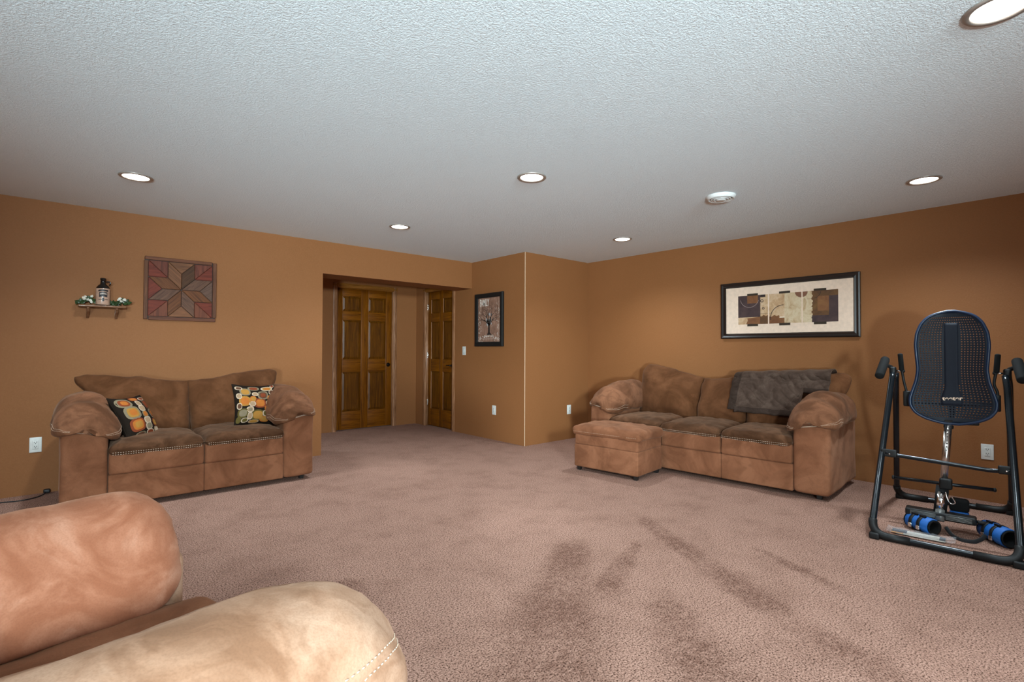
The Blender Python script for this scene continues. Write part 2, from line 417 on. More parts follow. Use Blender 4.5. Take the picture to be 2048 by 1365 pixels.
struct('wall_side', prism([(YB+0.12, 0), (D2A, 0), (D2A, D2Z), (D2B, D2Z), (D2B, 0), (YD, 0), (YD, H), (YB+0.12, H)], XC, XC+0.12, 'YZ'), M['wall'])
D1A, D1B, D1Z = 3.030, 3.950, 2.125      # opening of the wide door in the alcove
struct('wall_alcove', prism([(0.4, 0), (D1A, 0), (D1A, D1Z), (D1B, D1Z), (D1B, 0), (XC+0.12, 0), (XC+0.12, H), (0.4, H)], YD, YD+0.12, 'XZ'), M['wall'])
struct('wall_hall_end', prism([(YA+0.39, 0), (YD, 0), (YD, H), (YA+0.39, H)], 0.28, 0.40, 'YZ'), M['wall'])
struct('wall_left', prism([(Y0, 0), (YA, 0), (YA, H), (Y0, H)], X0-0.12, X0, 'YZ'), M['wall'])
struct('wall_front', prism([(X0, 0), (XB, 0), (XB, H), (X0, H)], Y0-0.12, Y0, 'XZ'), M['wall'])
struct('trim_1', bevbox((XC-0.004, YB-0.004, 0.0), (XC+0.004, YB+0.004, H), 0.0015, 1), M['plaster'])

# ------------------------------------------------------------------ doors (local: x right, y into the wall, z up)
def six_panel_door(name, loc, rz, w, h, hinge_left, handle_side, knob=False):
    e = tag(empty(name, loc, rz), kind='structure')
    t0, t1 = 0.045, 0.085          # slab set back in the jamb
    st = 0.105*w/0.9; mu = 0.115*w/0.9
    zs = [0.010, 0.275*h/2.1, 0.855*h/2.1, 1.045*h/2.1, 1.625*h/2.1, 1.755*h/2.1, 1.975*h/2.1, h-0.004]
    def part(n, lo, hi, mat, bev=0.004, par=e): return link(n, bevbox(lo, hi, bev, 2, n), mat, par, True)
    for a, b in ((-w/2+0.004, -w/2+st), (-mu/2, mu/2), (w/2-st, w/2-0.004)):
        part('stile', (a, t0, zs[0]), (b, t1, zs[-1]), M['door_v'])
    xs = ((-w/2+st, -mu/2), (mu/2, w/2-st))
    for za, zb in ((zs[0], zs[1]), (zs[2], zs[3]), (zs[4], zs[5]), (zs[6], zs[7])):
        for a, b in xs: part('rail', (a-0.001, t0+0.0005, za), (b+0.001, t1, zb), M['door_h'], 0.003)
    for za, zb in ((zs[1], zs[2]), (zs[3], zs[4]), (zs[5], zs[6])):
        for a, b in xs:
            g = 0.004; s = 0.034; y0, y1, y2 = t0+0.020, t0+0.006, t1-0.006
            O = [(a-g, y0, za-g), (b+g, y0, za-g), (b+g, y0, zb+g), (a-g, y0, zb+g)]
            I = [(a+s, y1, za+s), (b-s, y1, za+s), (b-s, y1, zb-s), (a+s, y1, zb-s)]
            B = [(x, y2, z) for x, y, z in O]
            fs = [(4, 5, 6, 7)]+[(i, (i+1) % 4, 4+(i+1) % 4, 4+i) for i in range(4)]+[(8+i, 8+(i+1) % 4, (i+1) % 4, i) for i in range(4)]+[(11, 10, 9, 8)]
            link('panel', pymesh('panel', O+I+B, fs), M['door_p'], e, False)
            # left-edge bead of the panel recess; bevel glint painted as paler wood
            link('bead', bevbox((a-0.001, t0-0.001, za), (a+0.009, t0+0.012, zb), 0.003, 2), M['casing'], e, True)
            link('bead', bevbox((a, t0+0.001, zb-0.009), (b, t0+0.012, zb+0.001), 0.003, 2), M['door_p'], e, True)
    for s in (-1, 1):
        x0, x1 = sorted((s*(w/2), s*(w/2-0.004+0.012)))
        part('jamb', (min(s*w/2, s*(w/2-0.003)), 0.002, 0.0), (max(s*w/2, s*(w/2-0.003)), 0.118, h), M['casing'], 0)
        a, b = sorted((s*(w/2-0.012), s*(w/2+0.058)))
        prof = [(0, 0), (0.012, 0.012), (0.03, 0.018), (0.055, 0.016), (0.07, 0.008), (0.07, 0.0)]
        poly = [((w/2-0.012+p)*s, -q) for p, q in prof]
        link('casing', prism(poly, 0.0, h+0.058, 'XY', 'casing'), M['casing'], e, False)
    poly = [(-q, h-0.012+p) for p, q in [(0, 0), (0.012, 0.012), (0.03, 0.018), (0.055, 0.016), (0.07, 0.008), (0.07, 0.0)]]
    link('head_casing', prism(poly, -w/2-0.058, w/2+0.058, 'YZ', 'casing'), M['casing_h'], e, False)
    part('head_jamb', (-w/2, 0.002, h-0.003), (w/2, 0.118, h), M['casing_h'], 0)
    # lever handle with round rose
    hx = handle_side*(w/2-0.062); hz = 0.965
    hd = link('handle', xform(lathe([(0, 0.0), (0.030, 0.0), (0.032, 0.004), (0.029, 0.010), (0.012, 0.013), (0.011, 0.040), (0.012, 0.046), (0, 0.048)], 28), Matrix.Translation((hx, t0, hz)) @ Matrix.Rotation(math.pi/2, 4, 'X')), M['black_metal'], e)
    ln = -handle_side*(0.045 if knob else 0.105)
    pth = smooth_path([(hx, t0-0.044, hz), (hx+ln*0.35, t0-0.047, hz+0.004), (hx+ln*0.75, t0-0.046, hz-0.002), (hx+ln, t0-0.044, hz+0.004)], 6)
    link('lever', tube(pth, [0.011-0.004*i/(len(pth)-1) for i in range(len(pth))], 12), M['black_metal'], hd)
    if hinge_left is not None:
        for z in (0.365, 1.115, 1.885):
            hx2 = hinge_left*(w/2-0.004)
            hg = link('hinge', bevbox((hx2-0.018, t0-0.004, z-0.048), (hx2+0.004, t0+0.002, z+0.048), 0.001, 1), M['steel'], e)
            for k in range(3): link('knuckle', rod((hx2-0.003, t0-0.008, z-0.048+k*0.033), (hx2-0.003, t0-0.008, z-0.018+k*0.033), 0.006), M['steel'], hg)
    return e
d1 = six_panel_door('door_1', ((D1A+D1B)/2, YD, 0), 0.0, D1B-D1A, D1Z, None, 1, True)
d2 = six_panel_door('door_2', (XC, (D2A+D2B)/2, 0), -math.pi/2, D2B-D2A, D2Z, -1, 1)

# ------------------------------------------------------------------ ceiling fittings
LG = 'round recessed ceiling downlights'
def downlight(x, y, label, watt=None):
    e = tag(empty('recessed_downlight', (x, y, H)), label, 'downlight', LG)
    link('trim_ring', lathe([(0.080, 0.0), (0.103, 0.0), (0.104, -0.004), (0.099, -0.008), (0.084, -0.009), (0.080, -0.006), (0.080, 0.0)], 48), M['trim_metal'], e)
    link('lens', lathe([(0, -0.006), (0.05, -0.0055), (0.0805, -0.003), (0.0805, 0.0), (0, 0.0)], 48), M['lens'], e)
    sp = lamp('downlight_beam', 'SPOT', (x, y, H-0.012), (x, y, 0), watt or DOWN_W, DOWN_COL, spot_size=math.radians(140), spot_blend=1.0, shadow_soft_size=0.07)
for x, y, l in [(0.395, 4.515, 'lit round downlight in the ceiling above the wooden star, farthest left'),
                (2.505, 2.612, 'lit round downlight near the middle of the ceiling'),
                (4.635, 0.757, 'lit round downlight in the ceiling above the blue inversion table'),
                (2.505, 0.190, 'large lit round downlight cut by the top right edge, nearest the camera'),
                (2.540, 4.560, 'lit round downlight in the ceiling before the alcove opening'),
                (4.652, 3.395, 'smallest lit round downlight in the ceiling near the far corner')]:
    downlight(x, y, l)
for x, y, l in [(0.395, -1.6, 'directly behind the camera'), (2.505, -2.0, 'by the wall behind the camera'), (-1.8, 0.4, 'to the left of the camera'), (-1.8, 4.5, 'by the back wall left of the outlet')]:  # unseen downlights, added to put more light into the room
    downlight(x, y, 'added unseen downlight '+l+', outside the picture')
downlight(1.75, 6.72, 'added unseen fill downlight in the hall behind the back wall, outside the picture', 70.0)  # added lamp out of view, fills the alcove with light
v = tag(empty('ceiling_vent', (3.935, 1.920, H)), 'round white ceiling vent with concentric rings above the sofa', 'vent')
link('flange', lathe([(0, 0.0), (0.112, 0.0), (0.113, -0.006), (0.100, -0.026), (0.094, -0.030), (0.088, -0.027), (0.086, -0.012), (0, -0.010)], 48), M['white_paint'], v)
link('shadow_gap', lathe([(0, -0.0102), (0.0855, -0.0125), (0.0855, -0.0135), (0, -0.0115)], 40), M['grey_gap'], v)
for r0, z in ((0.074, -0.030), (0.056, -0.033)):
    link('ring', lathe([(r0-0.011, z+0.012), (r0-0.012, z+0.004), (r0-0.006, z), (r0, z), (r0+0.004, z+0.004), (r0+0.001, z+0.010), (r0-0.011, z+0.012)], 48), M['white_paint'], v)
link('centre_cap', lathe([(0, -0.014), (0.036, -0.014), (0.038, -0.030), (0.033, -0.036), (0.018, -0.0375), (0, -0.038)], 40), M['white_paint'], v)
for k in range(4):
    a = math.pi/4+k*math.pi/2
    link('strut', tube([(0.03*math.cos(a), 0.03*math.sin(a), -0.022), (0.088*math.cos(a), 0.088*math.sin(a), -0.020)], 0.003, 8), M['white_paint'], v)

# ------------------------------------------------------------------ wall plates
def outlet(loc, rz, label):
    e = tag(empty('wall_outlet', loc, rz), label, 'outlet', 'white wall outlets')
    link('plate', softbox('plate', (0, -0.003, 0), (0.038, 0.003, 0.062), 0.0028, (2, 1, 2)), M['white_plastic'], e)
    link('socket_insert', softbox('insert', (0, -0.0068, 0), (0.0175, 0.002, 0.0345), 0.0018, (2, 1, 2)), M['white_plastic'], e)
    for z in (0.017, -0.017):
        for dx in (-0.0065, 0.0065):
            link('slot', bevbox((dx-0.0018, -0.0092, z+0.001), (dx+0.0018, -0.0085, z+0.010), 0), M['slot'], e, False)
        link('slot', xform(lathe([(0, 0), (0.003, 0), (0.003, 0.0006), (0, 0.0006)], 12), Matrix.Translation((0, -0.0086, z-0.006)) @ Matrix.Rotation(math.pi/2, 4, 'X')), M['slot'], e, False)
outlet((-0.133, YA, 0.405), 0, 'white duplex outlet on the back wall left of the loveseat')
outlet((XC, 5.264, 0.397), -math.pi/2, 'white outlet on the side wall below the framed tree')
outlet((5.186, YB, 0.398), 0, 'white outlet on the short wall left of the sofa, above the ottoman')
outlet((XB, 0.530, 0.398), -math.pi/2, 'white duplex outlet on the wall behind the inversion table')
e = tag(empty('light_switch', (XC, 5.946, 1.190), -math.pi/2), 'white rocker light switch between the narrow door and the framed tree', 'switch')
link('plate', softbox('plate', (0, -0.003, 0), (0.038, 0.003, 0.062), 0.0028, (2, 1, 2)), M['white_plastic'], e)
link('rocker', softbox('rocker', (0, -0.0075, 0), (0.0165, 0.0025, 0.0335), 0.002, (2, 1, 2), lambda p, q: (p[0], p[1]-0.0015*q[2], p[2])), M['white_plastic'], e)
link('rocker_gap', softbox('gap', (0, -0.0058, 0), (0.0185, 0.0006, 0.0355), 0.0005, (1, 1, 1)), M['grey_gap'], e)

# ================================================================== upholstered seating
def interp(x, xs, ys):
    if x <= xs[0]: return ys[0]
    for a, b, c, d in zip(xs[:-1], xs[1:], ys[:-1], ys[1:]):
        if x <= b:
            t = (x-a)/(b-a); t = t*t*(3-2*t); return c+(d-c)*t
    return ys[-1]
AW = 0.27      # width of an arm panel
def pad_point(side, xa, t, phi, P):
    """surface of an arm pad; t along the depth 0..1, phi around the section"""
    L0, L1 = P['y0'], P['y1']; y = L0+(L1-L0)*t
    ef = min(1.0, (y-L0)/P['rf']); eb = min(1.0, (L1-y)/P['rb'])
    e = math.sqrt(max(0.0004, 1-(1-ef)**2)) * math.sqrt(max(0.0004, 1-(1-eb)**2))
    zt = interp(y, P['ty'], P['tz']); zb = P['zb']
    zc = zb+(zt-zb)*0.42; b = (zt-zb)*0.58 if math.sin(phi) > 0 else (zt-zb)*0.42
    a = P['a']*(0.35+0.65*e) if e > 0.03 else P['a']*0.35*e/0.03
    ex = 0.78
    cx = math.copysign(abs(math.cos(phi))**ex, math.cos(phi)); sz = math.copysign(abs(math.sin(phi))**ex, math.sin(phi))
    dx = a*cx; k = cx*side          # k>0 outer side, k<0 inner side
    z = zc+b*e*sz
    fr = interp(y, [L0, L0+0.25], [1.0, 0.8])
    if k < 0: z -= P['di']*fr*k*k*(0.5+0.5*e)
    else: z -= P['do']*k*k*(0.5+0.5*e)
    return (xa+dx-side*P['sh'], y, z)
PAD = dict(y0=-0.055, y1=0.80, rf=0.20, rb=0.12, ty=[-0.055, 0.02, 0.18, 0.40, 0.8], tz=[0.70, 0.73, 0.80, 0.855, 0.85], zb=0.575, a=0.195, di=0.115, do=0.045, sh=0.015)
def arm_pad(side, xa, P, seed, nt=44, nphi=48):
    ts = [0.5-0.5*math.cos(math.pi*i/nt) for i in range(nt+1)]
    verts = [pad_point(side, xa, t, 2*math.pi*j/nphi, P) for t in ts for j in range(nphi)]
    faces = [(i*nphi+j, i*nphi+(j+1) % nphi, (i+1)*nphi+(j+1) % nphi, (i+1)*nphi+j) for i in range(nt) for j in range(nphi)]
    faces += [tuple(range(nphi))[::-1], tuple(nt*nphi+j for j in range(nphi))]
    me = pymesh('arm_pad', verts, faces)
    bm = bmesh.new(); bm.from_mesh(me); bmesh.ops.recalc_face_normals(bm, faces=bm.faces[:]); bm.to_mesh(me); bm.free(); me.update()
    displace(me, 0.012, 4.5, 3, seed); displace(me, 0.005, 17, 3, seed+3, (1, 0.45, 1))
    return me
def stitches(points, size=0.0016, gap=2):
    """short thread dashes along a polyline"""
    ms = []
    for i in range(0, len(points)-1, gap):
        a, b = Vector(points[i]), Vector(points[i+1])
        if (b-a).length > 1e-5: ms.append(tube([a, (a+b)/2, b], size, 5))
    return join_meshes(ms, 'stitching')
def back_cushion(xi, xob, xot, zti, zto, zbot, T, seed, y0=0.60, lean=0.15, nu=34, nv=34, mid=False):
    """pillow back: xi inner seam, xob/xot outer edge at bottom/top, zti/zto top height at the inner/outer end"""
    verts, faces, ids = [], [], {}
    def xz(u, v):
        uu = u; vv = v
        xo = xob+(xot-xob)*(v**1.9)
        x = xi+(xo-xi)*uu
        zt = zti+(zto-zti)*(u**1.15)
        z = zbot+(zt-zbot)*vv
        # round the corners
        cu, cv = 2*u-1, 2*v-1
        rc = 0.0 if mid else (max(0, cu)*max(0, cv))**3.2; z -= 0.050*rc; x -= (0.045 if xo > xi else -0.045)*rc; x -= (xo-xi)*0.03*(abs(cv)**6)*(max(0, cu))
        return x, z
    us = [0.5-0.5*math.cos(math.pi*i/nu) for i in range(nu+1)]; vs = [0.5-0.5*math.cos(math.pi*j/nv) for j in range(nv+1)]
    for s in (-1, 1):
        for j, v in enumerate(vs):
            for i, u in enumerate(us):
                edge = i in (0, nu) or j in (0, nv)
                if edge and ('e', i, j) in ids: ids[(s, i, j)] = ids[('e', i, j)]; continue
                x, z = xz(u, v)
                th = T*((1-abs(2*u-1)**(9 if (u < 0.5 or mid) else 3.0))**0.5)*((1-abs(2*v-1)**3.0)**0.5)
                if s < 0: th *= 1.0+0.25*math.exp(-((v-0.3)/0.22)**2)
                y = y0+lean*v+s*th*(1.0 if s < 0 else 0.6)
                ids[(s, i, j)] = len(verts); verts.append((x, y, z))
                if edge: ids[('e', i, j)] = ids[(s, i, j)]
    for s in (-1, 1):
        for j in range(nv):
            for i in range(nu):
                f = (ids[(s, i, j)], ids[(s, i+1, j)], ids[(s, i+1, j+1)], ids[(s, i, j+1)])
                if len(set(f)) > 2: faces.append(f)
    me = pymesh('back_cushion', verts, faces)
    bm = bmesh.new(); bm.from_mesh(me); bmesh.ops.recalc_face_normals(bm, faces=bm.faces[:]); bm.to_mesh(me); bm.free(); me.update()
    displace(me, 0.020, 3.6, 3, seed); displace(me, 0.006, 13, 3, seed+5)
    return me
def build_seat(name, loc, rz, n, sw, label, cat, backs, pad=PAD, mats=None, group=None, feet=True, pad_mats=None):
    """front at y=0 facing -y; backs is a list of back_cushion arguments"""
    ms, mseat, mback = mats or (M['suede'], M['suede_seat_shade'], M['suede_back_shade'])
    e = tag(empty(name, loc, rz), label, cat, group)
    S = n*sw; hw = S/2; D = 0.90
    for i in range(n):
        xc = -hw+sw*(i+0.5)
        link('front_rail', softbox('front_rail', (xc, 0.20, 0.1525), (sw/2, 0.20, 0.1125), 0.012, (6, 3, 4)), ms, e)
        cu = softbox('seat_cushion', (xc, 0.335, 0.345), (sw/2-0.003, 0.345, 0.082), 0.022, (8, 8, 4), lambda p, q: (p[0], p[1]-0.012*(1-q[0]**2)*(1 if q[1] < 0 else 0), p[2]))
        displace(cu, 0.005, 7, 2, i*3.1)
        so = link('seat_cushion', cu, ms, e)
        def df(p, q, xc=xc):
            crown = 0.028*(1-q[0]**4)*(1-q[1]**4) if q[2] > 0 else 0
            return (p[0], p[1]-0.010*(1-abs(q[0])**4)*(1 if q[1] < 0 else 0), p[2]+crown-0.015*abs(q[0])**6*(1 if q[2] > 0 else 0))
        pm = softbox('seat_pad', (xc, 0.325, 0.448), (sw/2-0.002, 0.357, 0.042), 0.034, (22, 22, 3), df)
        displace(pm, 0.009, 8, 3, i*5.3+loc[0]); displace(pm, 0.004, 26, 2, i*2.3, (1, 0.3, 1))
        po = link('seat_pad', pm, mseat, so)
        ln = [(xc-sw/2+0.02+(sw-0.04)*k/76, -0.0405-0.010*(1-abs((k/38)-1)**4), 0.432) for k in range(77)]
        ln2 = [(x, y-0.0005, z-0.014) for x, y, z in ln]
        link('stitching', join_meshes([stitches(ln), stitches(ln2)]), M['thread'], po)['kind'] = 'stuff'
    for s in (-1, 1):
        xa = s*(hw+AW/2)
        pm = softbox('arm_panel', (xa, 0.44, 0.325), (AW/2, 0.44, 0.285), 0.035, (6, 12, 8), lambda p, q, s=s: (p[0], p[1]-0.008*(1-q[0]**2)*(1 if q[1] < 0 else 0), p[2]))
        displace(pm, 0.006, 4, 2, s*2.0+n)
        ap = link('arm_panel', pm, ms, e)
        mp = (pad_mats or {}).get(s, M['suede_arm_shade'])
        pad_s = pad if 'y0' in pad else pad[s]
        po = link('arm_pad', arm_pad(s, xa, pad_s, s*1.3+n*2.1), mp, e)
        rows = []; pme = po.data
        bvh = BVHTree.FromPolygons([v.co for v in pme.vertices], [list(p.vertices) for p in pme.polygons])
        if pad_mats and s > 0: continue
        for dphi in ((-0.30, -0.42) if not pad_mats else (-0.66, -0.78)):
            pts = []
            for k in range(121):
                q = k/60-1; t = 0.012+0.34*abs(q)**1.5; dp = dphi+0.35*abs(q)
                phi = -dp if q > 0 else math.pi+dp
                p = Vector(pad_point(s, xa, t, phi, pad_s)); c = Vector((xa, pad_s['y0']+0.15, p.z))
                q3, n3, _, _ = bvh.find_nearest(p); pts.append(q3+n3*0.0006)
            rows.append(stitches(pts, 0.0013))
        link('stitching', join_meshes(rows), M['thread'], po)['kind'] = 'stuff'
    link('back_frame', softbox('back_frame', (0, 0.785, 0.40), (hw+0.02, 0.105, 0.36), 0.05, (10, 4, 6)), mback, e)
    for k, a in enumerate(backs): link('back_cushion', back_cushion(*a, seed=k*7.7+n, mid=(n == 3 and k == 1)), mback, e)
    if feet:
        for sx in (-1, 1):
            for y in (0.07, 0.82):
                link('foot', xform(lathe([(0, 0.0), (0.024, 0.0), (0.030, 0.05), (0, 0.05)], 4), Matrix.Translation((sx*(hw+AW-0.09), y, 0)) @ Matrix.Rotation(math.pi/4, 4, 'Z')), M['foot'], e, False)
    return e

# loveseat against the back wall
LVX, LVY = 0.905, 4.805
love = build_seat('loveseat', (LVX, LVY, 0), 0.0, 2, 0.62, 'brown microsuede loveseat below the wooden star, two patterned pillows on it', 'loveseat',
    [(0.0, -0.60, -0.875, 0.905, 1.015, 0.44, 0.115), (0.0, 0.64, 0.835, 0.905, 1.030, 0.44, 0.115)])
# three-seat sofa against the right wall: local x runs towards the camera's right
SA = -math.pi/2+math.atan(0.055)
sdir = Vector((0.055, -1, 0)).normalized(); SO = Vector((4.50, 2.74, 0))+sdir*0.22
sofa = build_seat('sofa', (SO.x, SO.y, 0), SA, 3, 0.60, 'long brown microsuede sofa below the wide framed abstract picture', 'sofa',
    [(-0.19, -0.90, -0.930, 0.905, 1.080, 0.44, 0.115), (-0.19, 0.30, 0.30, 0.905, 0.945, 0.44, 0.110), (0.30, 1.04, 1.225, 0.945, 1.020, 0.44, 0.115)])

# armchair in the foreground
PADF = dict(PAD); PADF.update(y0=-0.035, rf=0.17, ty=[-0.06, 0.05, 0.25, 0.8], tz=[0.745, 0.765, 0.782, 0.79], a=0.205, zb=0.56, di=0.12)
PADG = dict(PADF); PADG.update(y0=0.005, rf=0.13, tz=[0.76, 0.775, 0.785, 0.79], zb=0.53)
chair = build_seat('armchair', (0.361, 1.433, 0), math.radians(90+12), 1, 0.68, 'tan microsuede armchair cut off at the bottom left corner, nearest the camera', 'armchair',
    [(-0.34, 0.34, 0.34, 0.93, 0.93, 0.44, 0.115)], pad={-1: PADF, 1: PADG}, mats=(M['suede_tan'], M['suede'], M['suede_tan']), pad_mats={-1: M['suede_tan'], 1: M['suede_peach']})

# ottoman
ot = tag(empty('ottoman', (4.180, 3.11, 0), -math.pi/2+math.radians(6)), 'brown microsuede ottoman with puffy top pushed against the sofa', 'ottoman')
link('base', softbox('base', (0, 0, 0.152), (0.355, 0.243, 0.112), 0.014, (6, 6, 4)), M['suede'], ot)
bd = softbox('band', (0, 0, 0.315), (0.352, 0.240, 0.055), 0.018, (8, 8, 3)); displace(bd, 0.004, 6, 2, 1.0)
link('cushion_band', bd, M['suede'], ot)
tp = softbox('top', (0, 0, 0.402), (0.378, 0.256, 0.044), 0.036, (26, 22, 3), lambda p, q: (p[0], p[1], p[2]+0.024*(1-q[0]**4)*(1-q[1]**4)*(1 if q[2] > 0 else 0)-0.012*abs(q[0]*q[1])**3))
displace(tp, 0.009, 9, 3, 4.0); displace(tp, 0.005, 28, 2, 2.0, (1, 0.3, 1))
to = link('top_pad', tp, M['suede'], ot)
ln = [(-0.35+0.70*k/80, -0.259, 0.392) for k in range(81)]
link('stitching', stitches(ln, 0.0012), M['thread'], to)['kind'] = 'stuff'
for sx in (-1, 1):
    for sy in (-1, 1):
        link('foot', xform(lathe([(0, 0.0), (0.022, 0.0), (0.030, 0.05), (0, 0.05)], 4), Matrix.Translation((sx*0.315, sy*0.203, 0)) @ Matrix.Rotation(math.pi/4, 4, 'Z')), M['foot'], ot, False)

# ------------------------------------------------------------------ throw blanket over the sofa back
M['blanket'] = mk_suede('grey_brown_fleece', (0.0476, 0.0289, 0.0207), (0.0680, 0.0421, 0.0311), (0.0892, 0.0577, 0.0429), sheen=0.15, scale=9)
M['blanket_hem'] = mk_suede('dark_fleece_hem', (0.026, 0.015, 0.011), (0.036, 0.022, 0.016), (0.048, 0.030, 0.023), sheen=0.1, scale=9)
bl = tag(empty('throw_blanket', (SO.x, SO.y, 0), SA), 'dark grey-brown fleece throw draped over the sofa back', 'blanket')
def sofa_front(x, z):
    v = max(0.0, min(1.0, (z-0.44)/0.52)); th = 0.112*(1-abs(2*v-1)**2.2)**0.5*(1+0.25*math.exp(-((v-0.3)/0.22)**2))
    return 0.60+0.15*v-th
def drape(x, w, off=0.016, zh=None):
    off += 0.022*max(0.0, min(1.0, (x-0.55)/0.25))
    """w=0 at the front hem, 1 at the rear hem"""
    zt = 0.975+0.05*max(0, min(1, (x-0.2)/0.8)); zh = zh if zh is not None else (0.635 if x < 0.80 else 0.635+0.215*min(1, (x-0.80)/0.025))
    if w < 0.72:
        t = w/0.72; z = zh+(zt-0.045-zh)*t; y = sofa_front(x, min(z, 0.93))-off
        if z > 0.90: y += 0.0
    else:
        a = (w-0.72)/0.28*math.pi; yc = sofa_front(x, 0.93)-off; r = 0.115
        y = yc+r-r*math.cos(a) if a < math.pi else yc+2*r; z = zt-0.045+0.05*math.sin(a)
    f = 0.010*math.sin((x*0.8+z*1.0)*38+2*noise.noise(Vector((x*5, z*5, 0))))+0.012*noise.fractal(Vector((x*7, z*9, 2.0)), 1, 2, 3)
    fade = min(1.0, w*5+0.5)
    return (x, y-abs(f)*1.0*fade-0.004, z+0.35*f)
bx0, bx1 = 0.225, 1.03
b1 = sheet(90, 70, lambda u, w: drape(bx0+(bx1-bx0)*u, w), 'blanket')
solidify(link('fleece', b1, M['blanket'], bl), 0.010, 1)
def hemf(x0, x1, off): return lambda u, w: (lambda p, q: (p[0], p[1]-0.006, p[2]-0.005-0.030*(1-w)))(drape(x0+(x1-x0)*u, 0.0), None) if w < 0.5 else (lambda p: (p[0], p[1]-0.007, p[2]))(drape(x0+(x1-x0)*u, 0.02))
solidify(link('hem', sheet(60, 3, hemf(bx0, 0.80, 0)), M['blanket_hem'], bl), 0.012, 1)
solidify(link('hem', sheet(20, 3, hemf(0.83, bx1, 0)), M['blanket_hem'], bl), 0.012, 1)
solidify(link('folded_edge', sheet(14, 60, lambda u, w: drape(0.165+0.085*u, w*0.85, 0.010+0.012*math.sin(u*3.1), 0.625), 'edge'), M['blanket_hem'], bl), 0.010, 1)

# ------------------------------------------------------------------ accent pillows with printed shapes
def flat(name, c): return simple(name, c, 0.9, spec=0.08)
PC = {'k': flat('print_black', (0.014, 0.009, 0.006)), 'o': flat('print_orange', (0.42, 0.13, 0.025)), 'a': flat('print_amber', (0.36, 0.17, 0.035)), 'r': flat('print_rust', (0.20, 0.045, 0.018)),
      'c': flat('print_cream', (0.50, 0.37, 0.26)), 'g': flat('print_olive', (0.10, 0.072, 0.020)), 'b': flat('print_brown', (0.10, 0.045, 0.025)), 't': flat('print_tan', (0.34, 0.22, 0.13)), 's': flat('print_stone', (0.20, 0.155, 0.095))}
PK = list(PC)
def pillow_pt(u, v, s, hs, T):
    """u,v in -1..1, s=-1 printed face"""
    px = hs*u*(1-0.10*(1-v*v)*(1 if True else 0)+0.0); pz = hs*v*(1-0.10*(1-u*u))
    th = T*((1-u*u)*(1-v*v))**0.45
    n = 0.006*noise.noise(Vector((u*3.1+hs*40, v*3.1, s*2.0)))
    return (px, s*th+n*(1-u*u)*(1-v*v), pz)
def pillow(name, loc, rot, hs, T, label, shapes):
    e = tag(empty(name, loc), label, 'pillow', 'patterned accent pillows'); e.rotation_euler = rot
    n = 22; cs = [-math.cos(math.pi*i/n) for i in range(n+1)]
    verts, faces, ids = [], [], {}
    for s in (-1, 1):
        for j, v in enumerate(cs):
            for i, u in enumerate(cs):
                edge = i in (0, n) or j in (0, n)
                if edge and s > 0: ids[(s, i, j)] = ids[(-1, i, j)]; continue
                ids[(s, i, j)] = len(verts); verts.append(pillow_pt(u, v, s, hs, T))
    for s in (-1, 1):
        for j in range(n):
            for i in range(n):
                f = (ids[(s, i, j)], ids[(s, i+1, j)], ids[(s, i+1, j+1)], ids[(s, i, j+1)]); faces.append(f if s < 0 else f[::-1])
    link('cover', pymesh('cover', verts, faces), PC['k'], e)
    vv, ff, mi = [], [], []
    for (cu, cv, ru, rv, pw, cols) in shapes:
        for L, ch in enumerate(cols):
            k = 1.14-0.30*L; b0 = len(vv); rings, seg = 3, 20
            for r in range(rings+1):
                for q in range(seg):
                    a = 2*math.pi*q/seg; ca, sa = math.cos(a), math.sin(a); ex = 2.0/pw
                    uu = cu+ru*k*(r/rings)*math.copysign(abs(ca)**ex, ca); v2 = cv+rv*k*(r/rings)*math.copysign(abs(sa)**ex, sa)
                    uu, v2 = max(-0.985, min(0.985, uu)), max(-0.985, min(0.985, v2))
                    p = pillow_pt(uu, v2, -1, hs, T); vv.append((p[0], p[1]-0.0012-0.0008*L, p[2]))
            for r in range(rings):
                for q in range(seg):
                    t = (q+1) % seg; ff.append((b0+r*seg+q, b0+r*seg+t, b0+(r+1)*seg+t, b0+(r+1)*seg+q)); mi.append(PK.index(ch))
    me = pymesh('printed_pattern', vv, ff)
    for k in PK: me.materials.append(PC[k])
    me.polygons.foreach_set('material_index', mi)
    link('printed_pattern', me, None, e)
    pts = [pillow_pt(c*k, 1 if q == 0 else (-1 if q == 2 else 0), 1, hs, T) for q, c, k in ()]
    ring = [pillow_pt(c, -1, 1, hs, T) for c in cs]+[pillow_pt(1, c, 1, hs, T) for c in cs[1:]]+[pillow_pt(-c, 1, 1, hs, T) for c in cs[1:]]+[pillow_pt(-1, -c, 1, hs, T) for c in cs[1:-1]]
    link('piping', tube(ring, 0.0045, 6, True), PC['k'], e)
    return e
